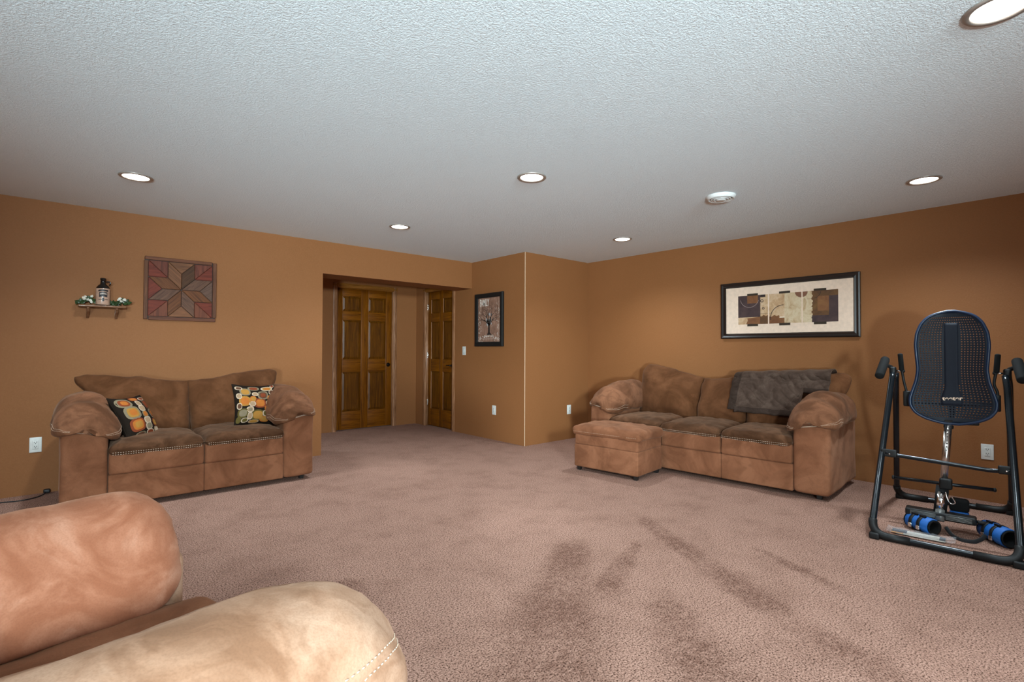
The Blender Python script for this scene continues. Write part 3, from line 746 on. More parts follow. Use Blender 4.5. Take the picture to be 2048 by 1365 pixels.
shp_r = [(-0.55, 0.62, .22, .17, 2.6, 'sa'), (-0.12, 0.82, .24, .10, 2.6, 'sr'), (0.55, 0.80, .28, .10, 2.4, 'cao'), (0.86, 0.93, .10, .07, 2.5, 'cr'), (-0.80, 0.80, .14, .08, 2.4, 'cb'),
         (-0.10, 0.50, .14, .09, 2.6, 'ct'), (0.30, 0.44, .25, .20, 2.8, 'sbr'), (0.80, 0.60, .14, .12, 2.6, 'cb'), (0.74, 0.28, .18, .14, 2.8, 'oar'), (-0.22, 0.24, .14, .13, 2.8, 'oa'),
         (-0.62, 0.14, .23, .22, 2.6, 'ao'), (-0.85, 0.40, .10, .12, 2.4, 'ct'), (0.12, 0.02, .27, .22, 3.2, 'ro'), (0.62, 0.02, .17, .13, 2.6, 'tc'), (-0.28, -0.02, .15, .12, 2.4, 'ct'),
         (-0.87, -0.10, .09, .14, 2.5, 'cb'), (-0.40, -0.30, .16, .13, 2.6, 'cts'), (0.55, -0.27, .19, .14, 2.8, 'oa'), (-0.72, -0.45, .20, .20, 2.6, 'gs'), (0.42, -0.52, .18, .14, 2.8, 'cg'),
         (-0.02, -0.60, .28, .24, 2.7, 'ga'), (-0.40, -0.62, .11, .16, 2.4, 'ct'), (0.30, -0.80, .20, .12, 2.6, 'oa'), (-0.62, -0.80, .14, .10, 2.4, 'cg'), (-0.20, -0.90, .22, .07, 2.4, 'ta'), (-0.88, -0.75, .09, .14, 2.4, 'g'), (0.72, -0.72, .14, .12, 2.4, 'rc')]
shp_l = [(-0.62, 0.66, .30, .20, 2.6, 'sro'), (0.05, 0.84, .24, .10, 2.5, 'ro'), (0.60, 0.80, .22, .08, 2.5, 'cr'), (0.10, 0.58, .16, .14, 2.6, 'ct'), (0.10, 0.30, .17, .14, 3.0, 'ct'), (0.62, 0.48, .22, .22, 2.8, 'br'),
         (-0.52, 0.16, .32, .27, 3.0, 'sao'), (0.10, 0.00, .17, .14, 2.6, 'so'), (0.70, 0.02, .22, .20, 2.6, 'sro'), (0.10, -0.30, .19, .14, 3.0, 'ct'), (-0.50, -0.42, .33, .26, 3.0, 'roa'),
         (0.10, -0.58, .18, .15, 2.6, 'cs'), (0.66, -0.42, .20, .16, 2.6, 'ra'), (0.16, -0.84, .22, .10, 2.5, 'cr'), (-0.45, -0.84, .26, .08, 2.5, 'sb'), (0.66, -0.75, .2, .12, 2.5, 'tc')]
def euler_from(right, up):
    r = Vector(right).normalized(); u = Vector(up); u = (u-r*u.dot(r)).normalized(); y = u.cross(r)
    m = Matrix(((r.x, y.x, u.x), (r.y, y.y, u.y), (r.z, y.z, u.z))); return m.to_euler()
pillow('accent_pillow', (0.470, 5.160, 0.635), euler_from((0.60, 0.78, -0.02), (-0.44, 0.16, 0.88)), 0.195, 0.080, 'patterned accent pillow turned sideways against the left arm of the loveseat', shp_l)
pillow('accent_pillow', (1.372, 5.150, 0.682), euler_from((0.88, 0.16, -0.06), (0.26, 0.34, 0.90)), 0.195, 0.066, 'patterned accent pillow facing forward beside the right arm of the loveseat', shp_r)

# ================================================================== things on the walls
# ------------------------------------------------------------------ wooden star (eight-pointed) in a board frame
M['star_wood'] = mk_wood('weathered_barn_wood', (0.45, 0.42, 0.40), (0.85, 0.82, 0.80), (1.15, 1.12, 1.10), 'X', 1.6, 0.6, objcol=True)
SW_, SZ = 0.592, 1.767
st = tag(empty('wooden_star', (0.870, YA, SZ)), 'square barn-wood wall hanging with an eight-pointed star in brown, grey and red', 'wall art')
def piece(name, poly, depth, col, ang, bev=0.003):
    """poly in wall x,z; grain runs along ang"""
    cx = sum(p[0] for p in poly)/len(poly); cz = sum(p[1] for p in poly)/len(poly)
    c, s = math.cos(-ang), math.sin(-ang)
    k = 0.975
    loc = [(((x-cx)*c-(z-cz)*s)*k, ((x-cx)*s+(z-cz)*c)*k) for x, z in poly]
    o = link(name, prism(loc, -depth, -0.002, 'XZ', name, bev), M['star_wood'], st, False, (cx, 0, cz), (0, -ang, 0))
    o.color = (*col, 1); return o
link('backing', bevbox((-SW_/2+0.006, -0.0055, -SW_/2+0.006), (SW_/2-0.006, 0.0, SW_/2-0.006), 0.001, 1), M['foot'], st, False)
hb = SW_/2; fw = 0.033
BR, GY, RD, TN, OR, DK = (0.1458, 0.0497, 0.0152), (0.1350, 0.0635, 0.0376), (0.1674, 0.0304, 0.0144), (0.1944, 0.0791, 0.0336), (0.2160, 0.0644, 0.0176), (0.0756, 0.0304, 0.0112)
for a in range(4):
    c, s = [(1, 0), (0, 1), (-1, 0), (0, -1)][a]
    pl = [(-hb, hb-fw), (hb-fw, hb-fw), (hb-fw+0.0, hb), (-hb, hb)]
    piece('frame_board', [(x*c-z*s, x*s+z*c) for x, z in pl], 0.024, [(0.155, 0.055, 0.025), (0.145, 0.055, 0.023), (0.140, 0.049, 0.024), (0.145, 0.056, 0.027)][a], a*math.pi/2)
q = hb-fw-0.002; k4 = 0.4142*q; k5 = 0.5858*q
R8 = [((0, k5), (k4, q), (k4, k4), DK), ((k4, k4), (q, k4), (k5, 0), GY), ((k5, 0), (q, -k4), (k4, -k4), BR), ((k4, -k4), (k4, -q), (0, -k5), GY),
      ((0, -k5), (-k4, -q), (-k4, -k4), BR), ((-k4, -k4), (-q, -k4), (-k5, 0), GY), ((-k5, 0), (-q, k4), (-k4, k4), BR), ((-k4, k4), (-k4, q), (0, k5), TN)]
for i, (a, b, c, col) in enumerate(R8):
    piece('star_point', [(0, 0), a, b, c], 0.022 if i % 2 else 0.019, col, math.atan2(b[1]-a[1], b[0]-a[0]) if i % 2 == 0 else math.atan2(b[1]-c[1], b[0]-c[0]))
for sx in (-1, 1):
    for sz in (-1, 1):
        A, B, C, D = (sx*k4, sz*k4), (sx*q, sz*k4), (sx*q, sz*q), (sx*k4, sz*q)
        piece('corner_block', [A, B, C], 0.015, RD, 0.0); piece('corner_block', [A, C, D], 0.0165, (0.150, 0.040, 0.022) if sz > 0 else (0.170, 0.050, 0.024), math.pi/2)
for pl, col in (([(-k4, q), (k4, q), (0, k5)], TN), ([(-k4, -q), (k4, -q), (0, -k5)], TN)): piece('edge_triangle', pl, 0.017, col, 0.0)
for pl, col in (([(-q, -k4), (-q, k4), (-k5, 0)], RD), ([(q, -k4), (q, k4), (k5, 0)], (0.125, 0.066, 0.045))): piece('edge_triangle', pl, 0.016, col, 0.6)

# ------------------------------------------------------------------ framed prints (local: x right, y into wall)
def mitred_frame(e, w, h, prof, mat, name='frame_side'):
    """prof list of (inset from the outer edge, depth towards the room)"""
    cor = [(-w/2, -h/2), (w/2, -h/2), (w/2, h/2), (-w/2, h/2)]; dirs = [(1, 1), (-1, 1), (-1, -1), (1, -1)]
    for i in range(4):
        j = (i+1) % 4; vs = []; n = len(prof)
        for cidx in (i, j):
            for ins, d in prof: vs.append((cor[cidx][0]+dirs[cidx][0]*ins, -d, cor[cidx][1]+dirs[cidx][1]*ins))
        fs = [(k, (k+1) % n, n+(k+1) % n, n+k) for k in range(n)]+[tuple(range(n)), tuple(range(2*n-1, n-1, -1))]
        me = pymesh(name, vs, fs); bm = bmesh.new(); bm.from_mesh(me); bmesh.ops.recalc_face_normals(bm, faces=bm.faces[:]); bm.to_mesh(me); bm.free()
        link(name, me, mat, e, False)
def poly_print(e, name, polys, mats, y0):
    """flat printed shapes: (material key, layer, [(x,z)...])"""
    vs, fs, mi = [], [], []; keys = list(mats)
    for key, lay, pts in polys:
        b = len(vs); vs += [(x, y0-0.0002*lay, z) for x, z in pts]; fs.append(tuple(range(b, b+len(pts)))); mi.append(keys.index(key))
    me = pymesh(name, vs, fs)
    for k in keys: me.materials.append(mats[k])
    me.polygons.foreach_set('material_index', mi)
    return link(name, me, None, e, False)
def mottled(name, cols, scale, rough=0.6):
    m, nt, b = new_mat(name); v = coords(nt)
    f = noise_n(nt, v, scale, 5, 0.65, 0.8)
    setc(nt, b, ramp(nt, f, [(0.28+0.44*i/(len(cols)-1), c) for i, c in enumerate(cols)])); b.inputs['Roughness'].default_value = rough; return m
wa = tag(empty('framed_abstract', (XB, 2.051, 1.644), -math.pi/2), 'wide dark-framed abstract print of three brown and cream squares above the sofa', 'picture')
M['espresso'] = simple('espresso_frame', (0.014, 0.008, 0.006), 0.28)
mitred_frame(wa, 1.332, 0.612, [(0, 0.0), (0, 0.030), (0.012, 0.036), (0.030, 0.030), (0.044, 0.034), (0.054, 0.020), (0.054, 0.0)], M['espresso'])
M['mat_board'] = simple('cream_mat', (0.80, 0.60, 0.46), 0.8)
link('mat_board', bevbox((-0.62, -0.014, -0.262), (0.62, -0.004, 0.262), 0), M['mat_board'], wa, False)
AM = {'purple': mottled('art_plum', [(0.030, 0.014, 0.014), (0.055, 0.028, 0.028), (0.075, 0.04, 0.036)], 9), 'cream': mottled('art_parchment', [(0.38, 0.20, 0.085), (0.56, 0.36, 0.20), (0.70, 0.52, 0.36)], 11),
      'cream2': mottled('art_parchment_pale', [(0.34, 0.18, 0.075), (0.55, 0.38, 0.22), (0.66, 0.52, 0.34), (0.45, 0.27, 0.13)], 8), 'umber': mottled('art_umber', [(0.13, 0.045, 0.016), (0.20, 0.075, 0.025), (0.25, 0.11, 0.035)], 10),
      'olive': mottled('art_olive', [(0.07, 0.028, 0.012), (0.13, 0.055, 0.016), (0.20, 0.10, 0.025)], 7), 'tab': simple('art_tab', (0.030, 0.017, 0.007), 0.6), 'line': simple('art_line', (0.020, 0.010, 0.010), 0.6), 'grey': simple('art_grey', (0.30, 0.22, 0.20), 0.6),
      'disc': simple('art_disc', (0.21, 0.085, 0.045), 0.6), 'pale': simple('art_pale', (0.78, 0.63, 0.48), 0.6)}
yc, zc = 2.051, 1.644
X = lambda Y: yc-Y
def rect(y0, y1, z0, z1): return [(X(y0), z0-zc), (X(y1), z0-zc), (X(y1), z1-zc), (X(y0), z1-zc)]
def ragged(y, z0, z1, side, amp, n=26, seed=1):
    rnd = random.Random(seed); return [(X(y)+amp*rnd.uniform(-1, 1), z0-zc+(z1-z0)*i/n) for i in range(n+1)]
def arcstrip(cx, cz, r, a0, a1, w, n=26):
    o = [(cx+(r+w)*math.cos(a0+(a1-a0)*i/n), cz+(r+w)*math.sin(a0+(a1-a0)*i/n)) for i in range(n+1)]
    return o+[(cx+(r-w)*math.cos(a1+(a0-a1)*i/n), cz+(r-w)*math.sin(a1+(a0-a1)*i/n)) for i in range(n+1)]
za, zb = 1.490, 1.801
P = []
P += [('cream', 1, rect(2.528, 2.215, za, zb)), ('purple', 2, rect(2.528, 2.294, 1.566, zb)), ('umber', 3, rect(2.43, 2.316, 1.70, zb)), ('purple', 4, rect(2.43, 2.316, 1.640, 1.715)), ('line', 3, rect(2.293, 2.240, 1.775, zb)),
      ('umber', 2, [(X(2.445), za-zc), (X(2.215), za-zc), (X(2.215), 1.583-zc), (X(2.235), 1.571-zc), (X(2.26), 1.585-zc), (X(2.28), 1.568-zc), (X(2.31), 1.566-zc), (X(2.43), 1.556-zc), (X(2.425), 1.53-zc)]),
      ('olive', 3, rect(2.292, 2.216, za, 1.571)), ('line', 3, rect(2.2935, 2.2915, 1.50, 1.79)), ('line', 4, rect(2.292, 2.215, 1.5975, 1.5995)), ('grey', 5, arcstrip(X(2.405), 1.771-zc, 0.098, math.radians(190), math.radians(345), 0.0022)),
      ('line', 3, arcstrip(X(2.262), 1.655-zc, 0.010, 0, 2*math.pi, 0.003)), ('line', 3, arcstrip(X(2.275), 1.735-zc, 0.013, 0, 2*math.pi, 0.0035))]
P += [('cream', 1, rect(2.202, 1.890, za, zb)), ('cream2', 2, rect(2.050, 1.890, za, zb)), ('umber', 2, [(X(2.202), za-zc), (X(2.052), za-zc), (X(2.052), 1.553-zc), (X(2.09), 1.548-zc), (X(2.105), 1.575-zc), (X(2.13), 1.567-zc), (X(2.15), 1.580-zc), (X(2.18), 1.56-zc), (X(2.202), 1.568-zc)]),
      ('line', 5, arcstrip(X(2.060), 1.552-zc+0.0, 0.128, math.radians(90), math.radians(190), 0.0032)), ('line', 4, rect(2.202, 2.165, 1.5975, 1.5995)), ('pale', 3, rect(2.10, 2.05, 1.548, 1.560)),
      ('disc', 4, [(X(1.891)+0.0, zb-zc)]+[(X(1.890)+0.060*math.cos(math.radians(180+90*i/14)), zb-zc+0.056*math.sin(math.radians(180+90*i/14))) for i in range(15)])]
P += [('cream2', 1, rect(1.878, 1.566, za, zb)), ('olive', 2, ragged(1.792, za, zb, 0, 0.008)+[(X(1.566), zb-zc), (X(1.566), za-zc)]), ('purple', 3, rect(1.645, 1.566, 1.555, 1.745)), ('purple', 3, ragged(1.795, za, 1.556, 0, 0.004, 8, 3)+[(X(1.566), 1.556-zc), (X(1.566), za-zc)]),
      ('umber', 4, rect(1.745, 1.645, 1.60, 1.745)), ('disc', 4, [(X(1.878), zb-zc)]+[(X(1.878)+0.046*math.cos(math.radians(270+90*i/14)), zb-zc+0.054*math.sin(math.radians(270+90*i/14))) for i in range(15)]),
      ('line', 4, arcstrip(X(1.79), 1.80-zc, 0.075, math.radians(280), math.radians(352), 0.002)), ('disc', 4, rect(1.84, 1.80, 1.7235, 1.7255))]
for a, b in ((2.43, 2.316), (2.103, 1.995), (1.778, 1.667)):
    P += [('tab', 5, rect(a, b, zb-0.003, zb+0.020)), ('tab', 5, rect(a, b, za-0.022, za+0.003))]
poly_print(wa, 'print', P, AM, -0.0143)

ta = tag(empty('framed_tree', (XC, 5.368, 1.613), -math.pi/2), 'black-framed print of a bare tree with white lettering on the side wall', 'picture')
M['black_frame'] = simple('black_frame', (0.008, 0.009, 0.009), 0.35)
TWd, THt = 0.598, 0.724
mitred_frame(ta, TWd, THt, [(0, 0.0), (0, 0.028), (0.008, 0.034), (0.050, 0.030), (0.062, 0.022), (0.062, 0.0)], M['black_frame'])
def mk_treebg():
    m, nt, b = new_mat('distressed_brown_print'); v = coords(nt)
    f = noise_n(nt, coords(nt, (6, 6, 1.2)), 5, 5, 0.7); g = noise_n(nt, v, 38, 4, 0.7)
    c = ramp(nt, f, [(0.3, (0.15, 0.075, 0.048)), (0.55, (0.29, 0.155, 0.105)), (0.75, (0.42, 0.27, 0.20))])
    c = mixc(nt, ramp(nt, g, [(0.60, 0.0), (0.68, 0.8)]), c, (0.62, 0.52, 0.44)); setc(nt, b, c); b.inputs['Roughness'].default_value = 0.55; return m
M['tree_bg'] = mk_treebg()
link('print_board', bevbox((-TWd/2+0.055, -0.012, -THt/2+0.055), (TWd/2-0.055, -0.003, THt/2-0.055), 0), M['tree_bg'], ta, False)
TM = {'bark': simple('tree_ink', (0.022, 0.014, 0.010), 0.7), 'pale': simple('pale_ink', (0.70, 0.62, 0.54), 0.7), 'blue': simple('greyblue_ink', (0.36, 0.36, 0.36), 0.7)}
TP = []
rt = random.Random(11)
def branch(x, z, ang, ln, w, depth):
    n = 5; px, pz = x, z; a = ang; L, R_ = [], []
    for i in range(n+1):
        ww = w*(1-0.55*i/n); L.append((px-ww*math.sin(a), pz+ww*math.cos(a))); R_.append((px+ww*math.sin(a), pz-ww*math.cos(a)))
        if i < n: a += rt.uniform(-0.16, 0.16); px += ln/n*math.cos(a); pz += ln/n*math.sin(a)
    TP.append(('bark', 3, L+R_[::-1]))
    if depth > 0:
        for da in (rt.uniform(0.35, 0.75), -rt.uniform(0.35, 0.75)): branch(px, pz, a+da, ln*rt.uniform(0.62, 0.82), w*0.48, depth-1)
        if depth > 2: branch(px, pz, a+rt.uniform(-0.15, 0.15), ln*0.7, w*0.45, depth-1)
TP.append(('bark', 3, [(-0.045, -0.205), (-0.018, -0.17), (-0.014, -0.06), (0.016, -0.06), (0.019, -0.17), (0.055, -0.205)]))
for a, l in ((1.57, 0.120), (2.15, 0.125), (1.0, 0.125), (2.65, 0.10), (0.50, 0.10)): branch(0.0, -0.085+rt.uniform(0, 0.04), a, l, 0.0095, 3)
for i in range(16):
    x = rt.uniform(-0.06, 0.06); z = rt.uniform(-0.06, 0.08); r = rt.uniform(0.008, 0.02); TP.append(('blue', 1, [(x+r*math.cos(t*0.7), z+1.6*r*math.sin(t*0.7)) for t in range(9)]))
for i in range(150):
    if i < 90: x = rt.uniform(-0.23, 0.23); z = -0.205-0.04*rt.random()-(0.055*rt.random() if abs(x) > 0.1 else 0)
    else: x = rt.choice((-1, 1))*rt.uniform(0.17, 0.235); z = rt.uniform(-0.29, 0.15)
    r = rt.uniform(0.002, 0.006); TP.append(('pale', 2, [(x-r, z-r*1.4), (x+r*0.8, z-r), (x+r, z+r*1.3), (x-r*0.7, z+r)]))
for x0, x1, z in ((-0.10, 0.14, -0.262), (-0.15, 0.10, -0.232)):     # illegible script lines along the foot of the print
    x = x0
    while x < x1:
        l = rt.uniform(0.006, 0.016); TP.append(('pale', 4, [(x, z), (x+l, z+rt.uniform(-0.003, 0.003)), (x+l, z+0.004), (x, z+0.005)])); x += l+0.005
poly_print(ta, 'tree_print', TP, TM, -0.0122)['kind'] = 'stuff'
tm = text_mesh('FAMILY', 0.10, 0.0002, 0.0015)
xform(tm, Matrix.Translation((-0.100, -0.0132, 0.190)) @ Matrix.Rotation(math.pi/2, 4, 'X') @ Matrix.Diagonal((0.62, 1.35, 1, 1)))
link('lettering', tm, TM['pale'], ta, False)

# ------------------------------------------------------------------ shelf with jug and flowers
M['shelf_wood'] = mk_wood('glossy_brown_shelf', (0.10, 0.038, 0.016), (0.19, 0.085, 0.042), (0.27, 0.14, 0.08), 'X', 2.0, 0.2)
sh = tag(empty('wall_shelf', (0.280, YA, 1.570)), 'small brown wooden wall shelf on two curved brackets left of the star', 'shelf')
link('board', softbox('board', (0, -0.060, 0.0), (0.165, 0.058, 0.009), 0.006, (6, 4, 1)), M['shelf_wood'], sh)
for x in (-0.098, 0.098):
    pth = smooth_path([(x, -0.105, -0.012), (x, -0.108, -0.020), (x, -0.085, -0.045), (x, -0.040, -0.070), (x, -0.010, -0.098)], 8)
    link('bracket', tube(pth, 0.01, 14, flat=(0.010, 0.004, (1, 0, 0))), M['shelf_wood'], sh)
    link('bracket_plate', bevbox((x-0.010, -0.006, -0.100), (x+0.010, -0.0005, -0.010), 0.002, 2), M['shelf_wood'], sh)
ZS = 1.5795
jg = tag(empty('jug', (0.281, YA-0.062, ZS)), 'dark glass jug with a printed tan label standing on the wall shelf', 'jug')
M['dark_glass'] = simple('dark_brown_glass', (0.010, 0.007, 0.006), 0.07)
M['jug_label'] = mottled('tan_label', [(0.34, 0.19, 0.13), (0.44, 0.27, 0.19), (0.50, 0.32, 0.24)], 30, 0.25)
link('bottle', lathe([(0, 0.0), (0.044, 0.0), (0.048, 0.005), (0.049, 0.02), (0.049, 0.140), (0.046, 0.158), (0.036, 0.174), (0.023, 0.185), (0.019, 0.195), (0.018, 0.220), (0.021, 0.224), (0.021, 0.238), (0.017, 0.241), (0, 0.241)], 44), M['dark_glass'], jg)
link('label_wrap', lathe([(0.0495, 0.006), (0.0502, 0.008), (0.0502, 0.146), (0.0495, 0.148)], 44), M['jug_label'], jg)
ha = [(0.020, 0, 0.206), (0.034, 0, 0.212), (0.048, 0, 0.206), (0.050, 0, 0.192), (0.040, 0, 0.180)]
link('handle', tube(smooth_path(ha, 8), 0.0055, 12), M['dark_glass'], jg)
M['label_ink'] = simple('label_ink', (0.020, 0.015, 0.016), 0.5); M['label_pale'] = simple('label_pale', (0.62, 0.50, 0.42), 0.5)
def label_mark(x0, x1, z0, z1, mat, curve=0.0, n=16):
    def f(u, w):
        a = (x0+(x1-x0)*u)/0.0502; z = z0+(z1-z0)*w+curve*(1-(2*u-1)**2); return (0.0505*math.sin(a), -0.0505*math.cos(a), z)
    return link('label_print', sheet(n, 2, f), mat, jg)
label_mark(-0.036, 0.036, 0.118, 0.134, M['label_ink'], 0.004)          # banner of blurred dark lettering
label_mark(-0.030, 0.030, 0.070, 0.112, M['label_ink'], 0.005)
def arc_letters(count, x0, x1, z, h, mat, curve):
    for i in range(count):
        xa = x0+(x1-x0)*(i+0.15)/count; xb = x0+(x1-x0)*(i+0.8)/count; zz = z+curve*(1-(2*(i+0.5)/count-1)**2)
        def f(u, w, xa=xa, xb=xb, zz=zz): a = (xa+(xb-xa)*u)/0.0502; return (0.0508*math.sin(a), -0.0508*math.cos(a), zz+h*w)
        link('label_print', sheet(2, 1, f), mat, jg)
arc_letters(7, -0.024, 0.024, 0.090, 0.012, M['label_pale'], 0.006)
arc_letters(8, -0.034, -0.008, 0.046, 0.008, M['label_ink'], 0.0); arc_letters(8, 0.008, 0.034, 0.046, 0.008, M['label_ink'], 0.0)
label_mark(-0.007, 0.007, 0.036, 0.066, M['label_ink'])

M['leaf'] = mottled('green_leaf', [(0.0085, 0.0210, 0.0060), (0.0255, 0.0525, 0.0135), (0.0553, 0.0900, 0.0263)], 25, 0.45)
M['petal'] = simple('white_petal', (0.72, 0.68, 0.58), 0.7); M['stem'] = simple('green_stem', (0.03, 0.06, 0.015), 0.6)
def sprig(loc, label, length, side, seed):
    r = random.Random(seed); e = tag(empty('flower_sprig', loc), label, 'flowers', 'white flower sprigs on the shelf')
    base = smooth_path([(-side*length*0.45, 0.0, 0.006), (0, -0.01, 0.022), (side*length*0.3, 0.005, 0.034), (side*length*0.55, -0.005, 0.028)], 6)
    link('stem', tube(base, 0.0022, 8), M['stem'], e)
    for i in range(22):
        p = base[int(r.random()*(len(base)-1))]; a = r.uniform(0, 2*math.pi); el = r.uniform(-0.3, 1.3); L = r.uniform(0.032, 0.058); w = L*0.28
        d = Vector((math.cos(a)*math.cos(el), math.sin(a)*math.cos(el)*0.8, math.sin(el))); sd = d.cross(Vector((r.uniform(-.3, .3), -1, r.uniform(-.3, .6)))).normalized(); nn = d.cross(sd)
        def f(u, v, p=p, d=d, sd=sd, nn=nn, L=L, w=w): 
            q = p+d*(L*u)+sd*(w*math.sin(math.pi*u**0.8)*(2*v-1))+nn*(0.004*math.sin(math.pi*u)-0.003*abs(2*v-1)); return (q.x, min(q.y, 0.05), max(q.z, 0.0025))
        link('leaf', sheet(6, 4, f), M['leaf'], e)
    for i in range(12):
        c = Vector((side*length*r.uniform(-0.12, 0.42), r.uniform(-0.030, 0.010), r.uniform(0.025, 0.078))); tilt = Matrix.Rotation(r.uniform(0.6, 1.5), 4, 'X') @ Matrix.Rotation(r.uniform(-0.6, 0.6), 4, 'Y'); ms = []
        for k in range(5):
            a = 2*math.pi*k/5
            def f(u, v, a=a): rr = 0.0115*u; t = a+0.55*(2*v-1)*math.sin(math.pi*min(1, u*0.75+0.1)); return (rr*math.cos(t), rr*math.sin(t), 0.003*u*u)
            ms.append(sheet(3, 3, f))
        me = join_meshes(ms, 'blossom'); xform(me, Matrix.Translation(c) @ tilt)
        bo = link('blossom', me, M['petal'], e)
    return e
sprig((0.155, YA-0.062, ZS), 'sprig of white flowers and leaves on the shelf, left of the jug', 0.125, 1, 3)
sprig((0.394, YA-0.062, ZS), 'sprig of white flowers and leaves on the shelf, right of the jug', 0.10, 1, 5)

# ------------------------------------------------------------------ cord on the carpet
cd = tag(empty('power_cord', (0, 0, 0)), 'black cord with a small plug lying on the carpet at the far left', 'cord')
link('cable', tube(smooth_path([(-0.62, 5.62, 0.005), (-0.45, 5.60, 0.005), (-0.324, 5.597, 0.005), (-0.21, 5.570, 0.005), (-0.126, 5.603, 0.006), (-0.080, 5.66, 0.010), (-0.066, 5.695, 0.018)], 8), 0.0045, 10), M['cord'], cd)
link('plug', softbox('plug', (-0.058, 5.715, 0.024), (0.022, 0.022, 0.016), 0.010, (3, 3, 3)), M['cord'], cd)

# ================================================================== inversion table
IA = math.radians(6)
it = tag(empty('inversion_table', (4.6, 0.665, 0), IA), 'black tubular inversion table with a perforated blue-black backrest by the right wall', 'exercise machine')
# local: x to the rear (towards the wall), y to the camera's left, z up
yl, yr = 0.315, -0.355
FR = fillet_path([(-0.02, 0.272, 1.045), (-0.055, 0.278, 0.98), (-0.625, yl+0.02, 0.022), (-0.635, yr, 0.022), (-0.055, -0.325, 0.98), (-0.02, -0.318, 1.045)], 0.10, 9)
link('front_frame', tube(FR, 0.0195, 16), M['gloss_tube'], it)
RR = fillet_path([(0.02, 0.258, 1.045), (0.05, 0.262, 0.98), (0.605, yl, 0.022), (0.640, yr-0.01, 0.022), (0.05, -0.338, 0.98), (0.02, -0.330, 1.045)], 0.10, 9)
link('rear_frame', tube(RR, 0.0195, 16), M['gloss_tube'], it)
def sub(path, a, b): return path[a:b]
for path in (FR, RR):
    n = len(path); c1 = [i for i, p in enumerate(path) if p.z < 0.16 and p.y > 0]; c2 = [i for i, p in enumerate(path) if p.z < 0.16 and p.y < 0]
    for cs in (c1, c2):
        seg = [path[i] for i in cs]
        ext = 0.10
        mid = seg[len(seg)//2]
        if mid.y > 0: end = seg[-1]+Vector((0, -ext, 0)); seg = seg+[end] if seg[-1].y > 0.2 else seg
        else: seg = [seg[0]+Vector((0, ext, 0))]+seg if seg[0].y < -0.2 else seg
        link('corner_sleeve', tube(seg, 0.0245, 14), M['black_plastic'], it)
        sgn = 1 if mid.y > 0 else -1; fx = path[cs[len(cs)//2]].x
        link('foot', softbox('foot', (fx+(-0.012 if fx < 0 else 0.012), mid.y+sgn*0.012, 0.020), (0.030, 0.028, 0.020), 0.010, (3, 3, 2)), M['black_plastic'], it)
link('front_spreader', tube(fillet_path([(-0.345, 0.288, 0.515), (-0.33, 0.225, 0.500), (-0.325, -0.255, 0.470), (-0.345, -0.338, 0.490)], 0.05, 6), 0.0135, 14), M['gloss_tube'], it)
for y, z in ((0.268, 0.511), (-0.315, 0.486)):
    link('spreader_end', softbox('spreader_end', (-0.342, y, z), (0.011, 0.045, 0.026), 0.009, (2, 4, 2)), M['black_plastic'], it)
    link('bolt', xform(lathe([(0, 0), (0.006, 0), (0.005, 0.004), (0, 0.005)], 12), Matrix.Translation((-0.354, y*0.98, z-0.004)) @ Matrix.Rotation(-math.pi/2, 4, 'Y')), M['chrome'], it)
# pivots: hub, handle, grip, pin
for s, yp in ((1, 0.268), (-1, -0.322)):
    hub = link('pivot_hub', softbox('pivot_hub', (0.0, yp+s*0.006, 1.050), (0.034, 0.020, 0.042), 0.014, (3, 2, 3)), M['black_plastic'], it)
    link('bolt', xform(lathe([(0, 0), (0.005, 0), (0.004, 0.004), (0, 0.005)], 12), Matrix.Translation((-0.035, yp, 1.020)) @ Matrix.Rotation(-math.pi/2, 4, 'Y')), M['chrome'], hub)
    link('side_handle', rod((0.03, yp+s*0.052, 1.150), (-0.17, yp+s*0.070, 1.020), 0.0285, segs=20), M['foam'], it)
    link('handle_bracket', rod((0.0, yp+s*0.01, 1.085), (-0.03, yp+s*0.052, 1.108), 0.014), M['black_plastic'], it)
    yi = yp-s*0.048
    link('pivot_pin', tube([(-0.01, yp-s*0.012, 1.062), (-0.01, yi-s*0.004, 1.062)], 0.0062, 12), M['chrome'], it)
    link('pin_cap', rod((-0.01, yi+s*0.006, 1.062), (-0.01, yi-s*0.018, 1.062), 0.012), M['black_plastic'], it)
    link('hand_grip', rod((-0.012, yi+s*0.010, 1.190), (-0.012, yi+s*0.001, 1.060), 0.0155, segs=16), M['foam'], it)
    ye = 0.190-0.004 if s > 0 else -0.268
    link('hinge_arm', tube(smooth_path([(-0.012, yi, 1.065), (-0.014, yi-s*0.010, 0.99), (-0.018, ye+s*0.012, 0.93), (-0.018, ye, 0.86)], 6), 0.0085, 10), M['black_plastic'], it)
    link('hinge_plate', softbox('hinge_plate', (-0.018, ye+s*0.006, 0.865), (0.010, 0.022, 0.055), 0.008, (2, 2, 3)), M['black_plastic'], it)
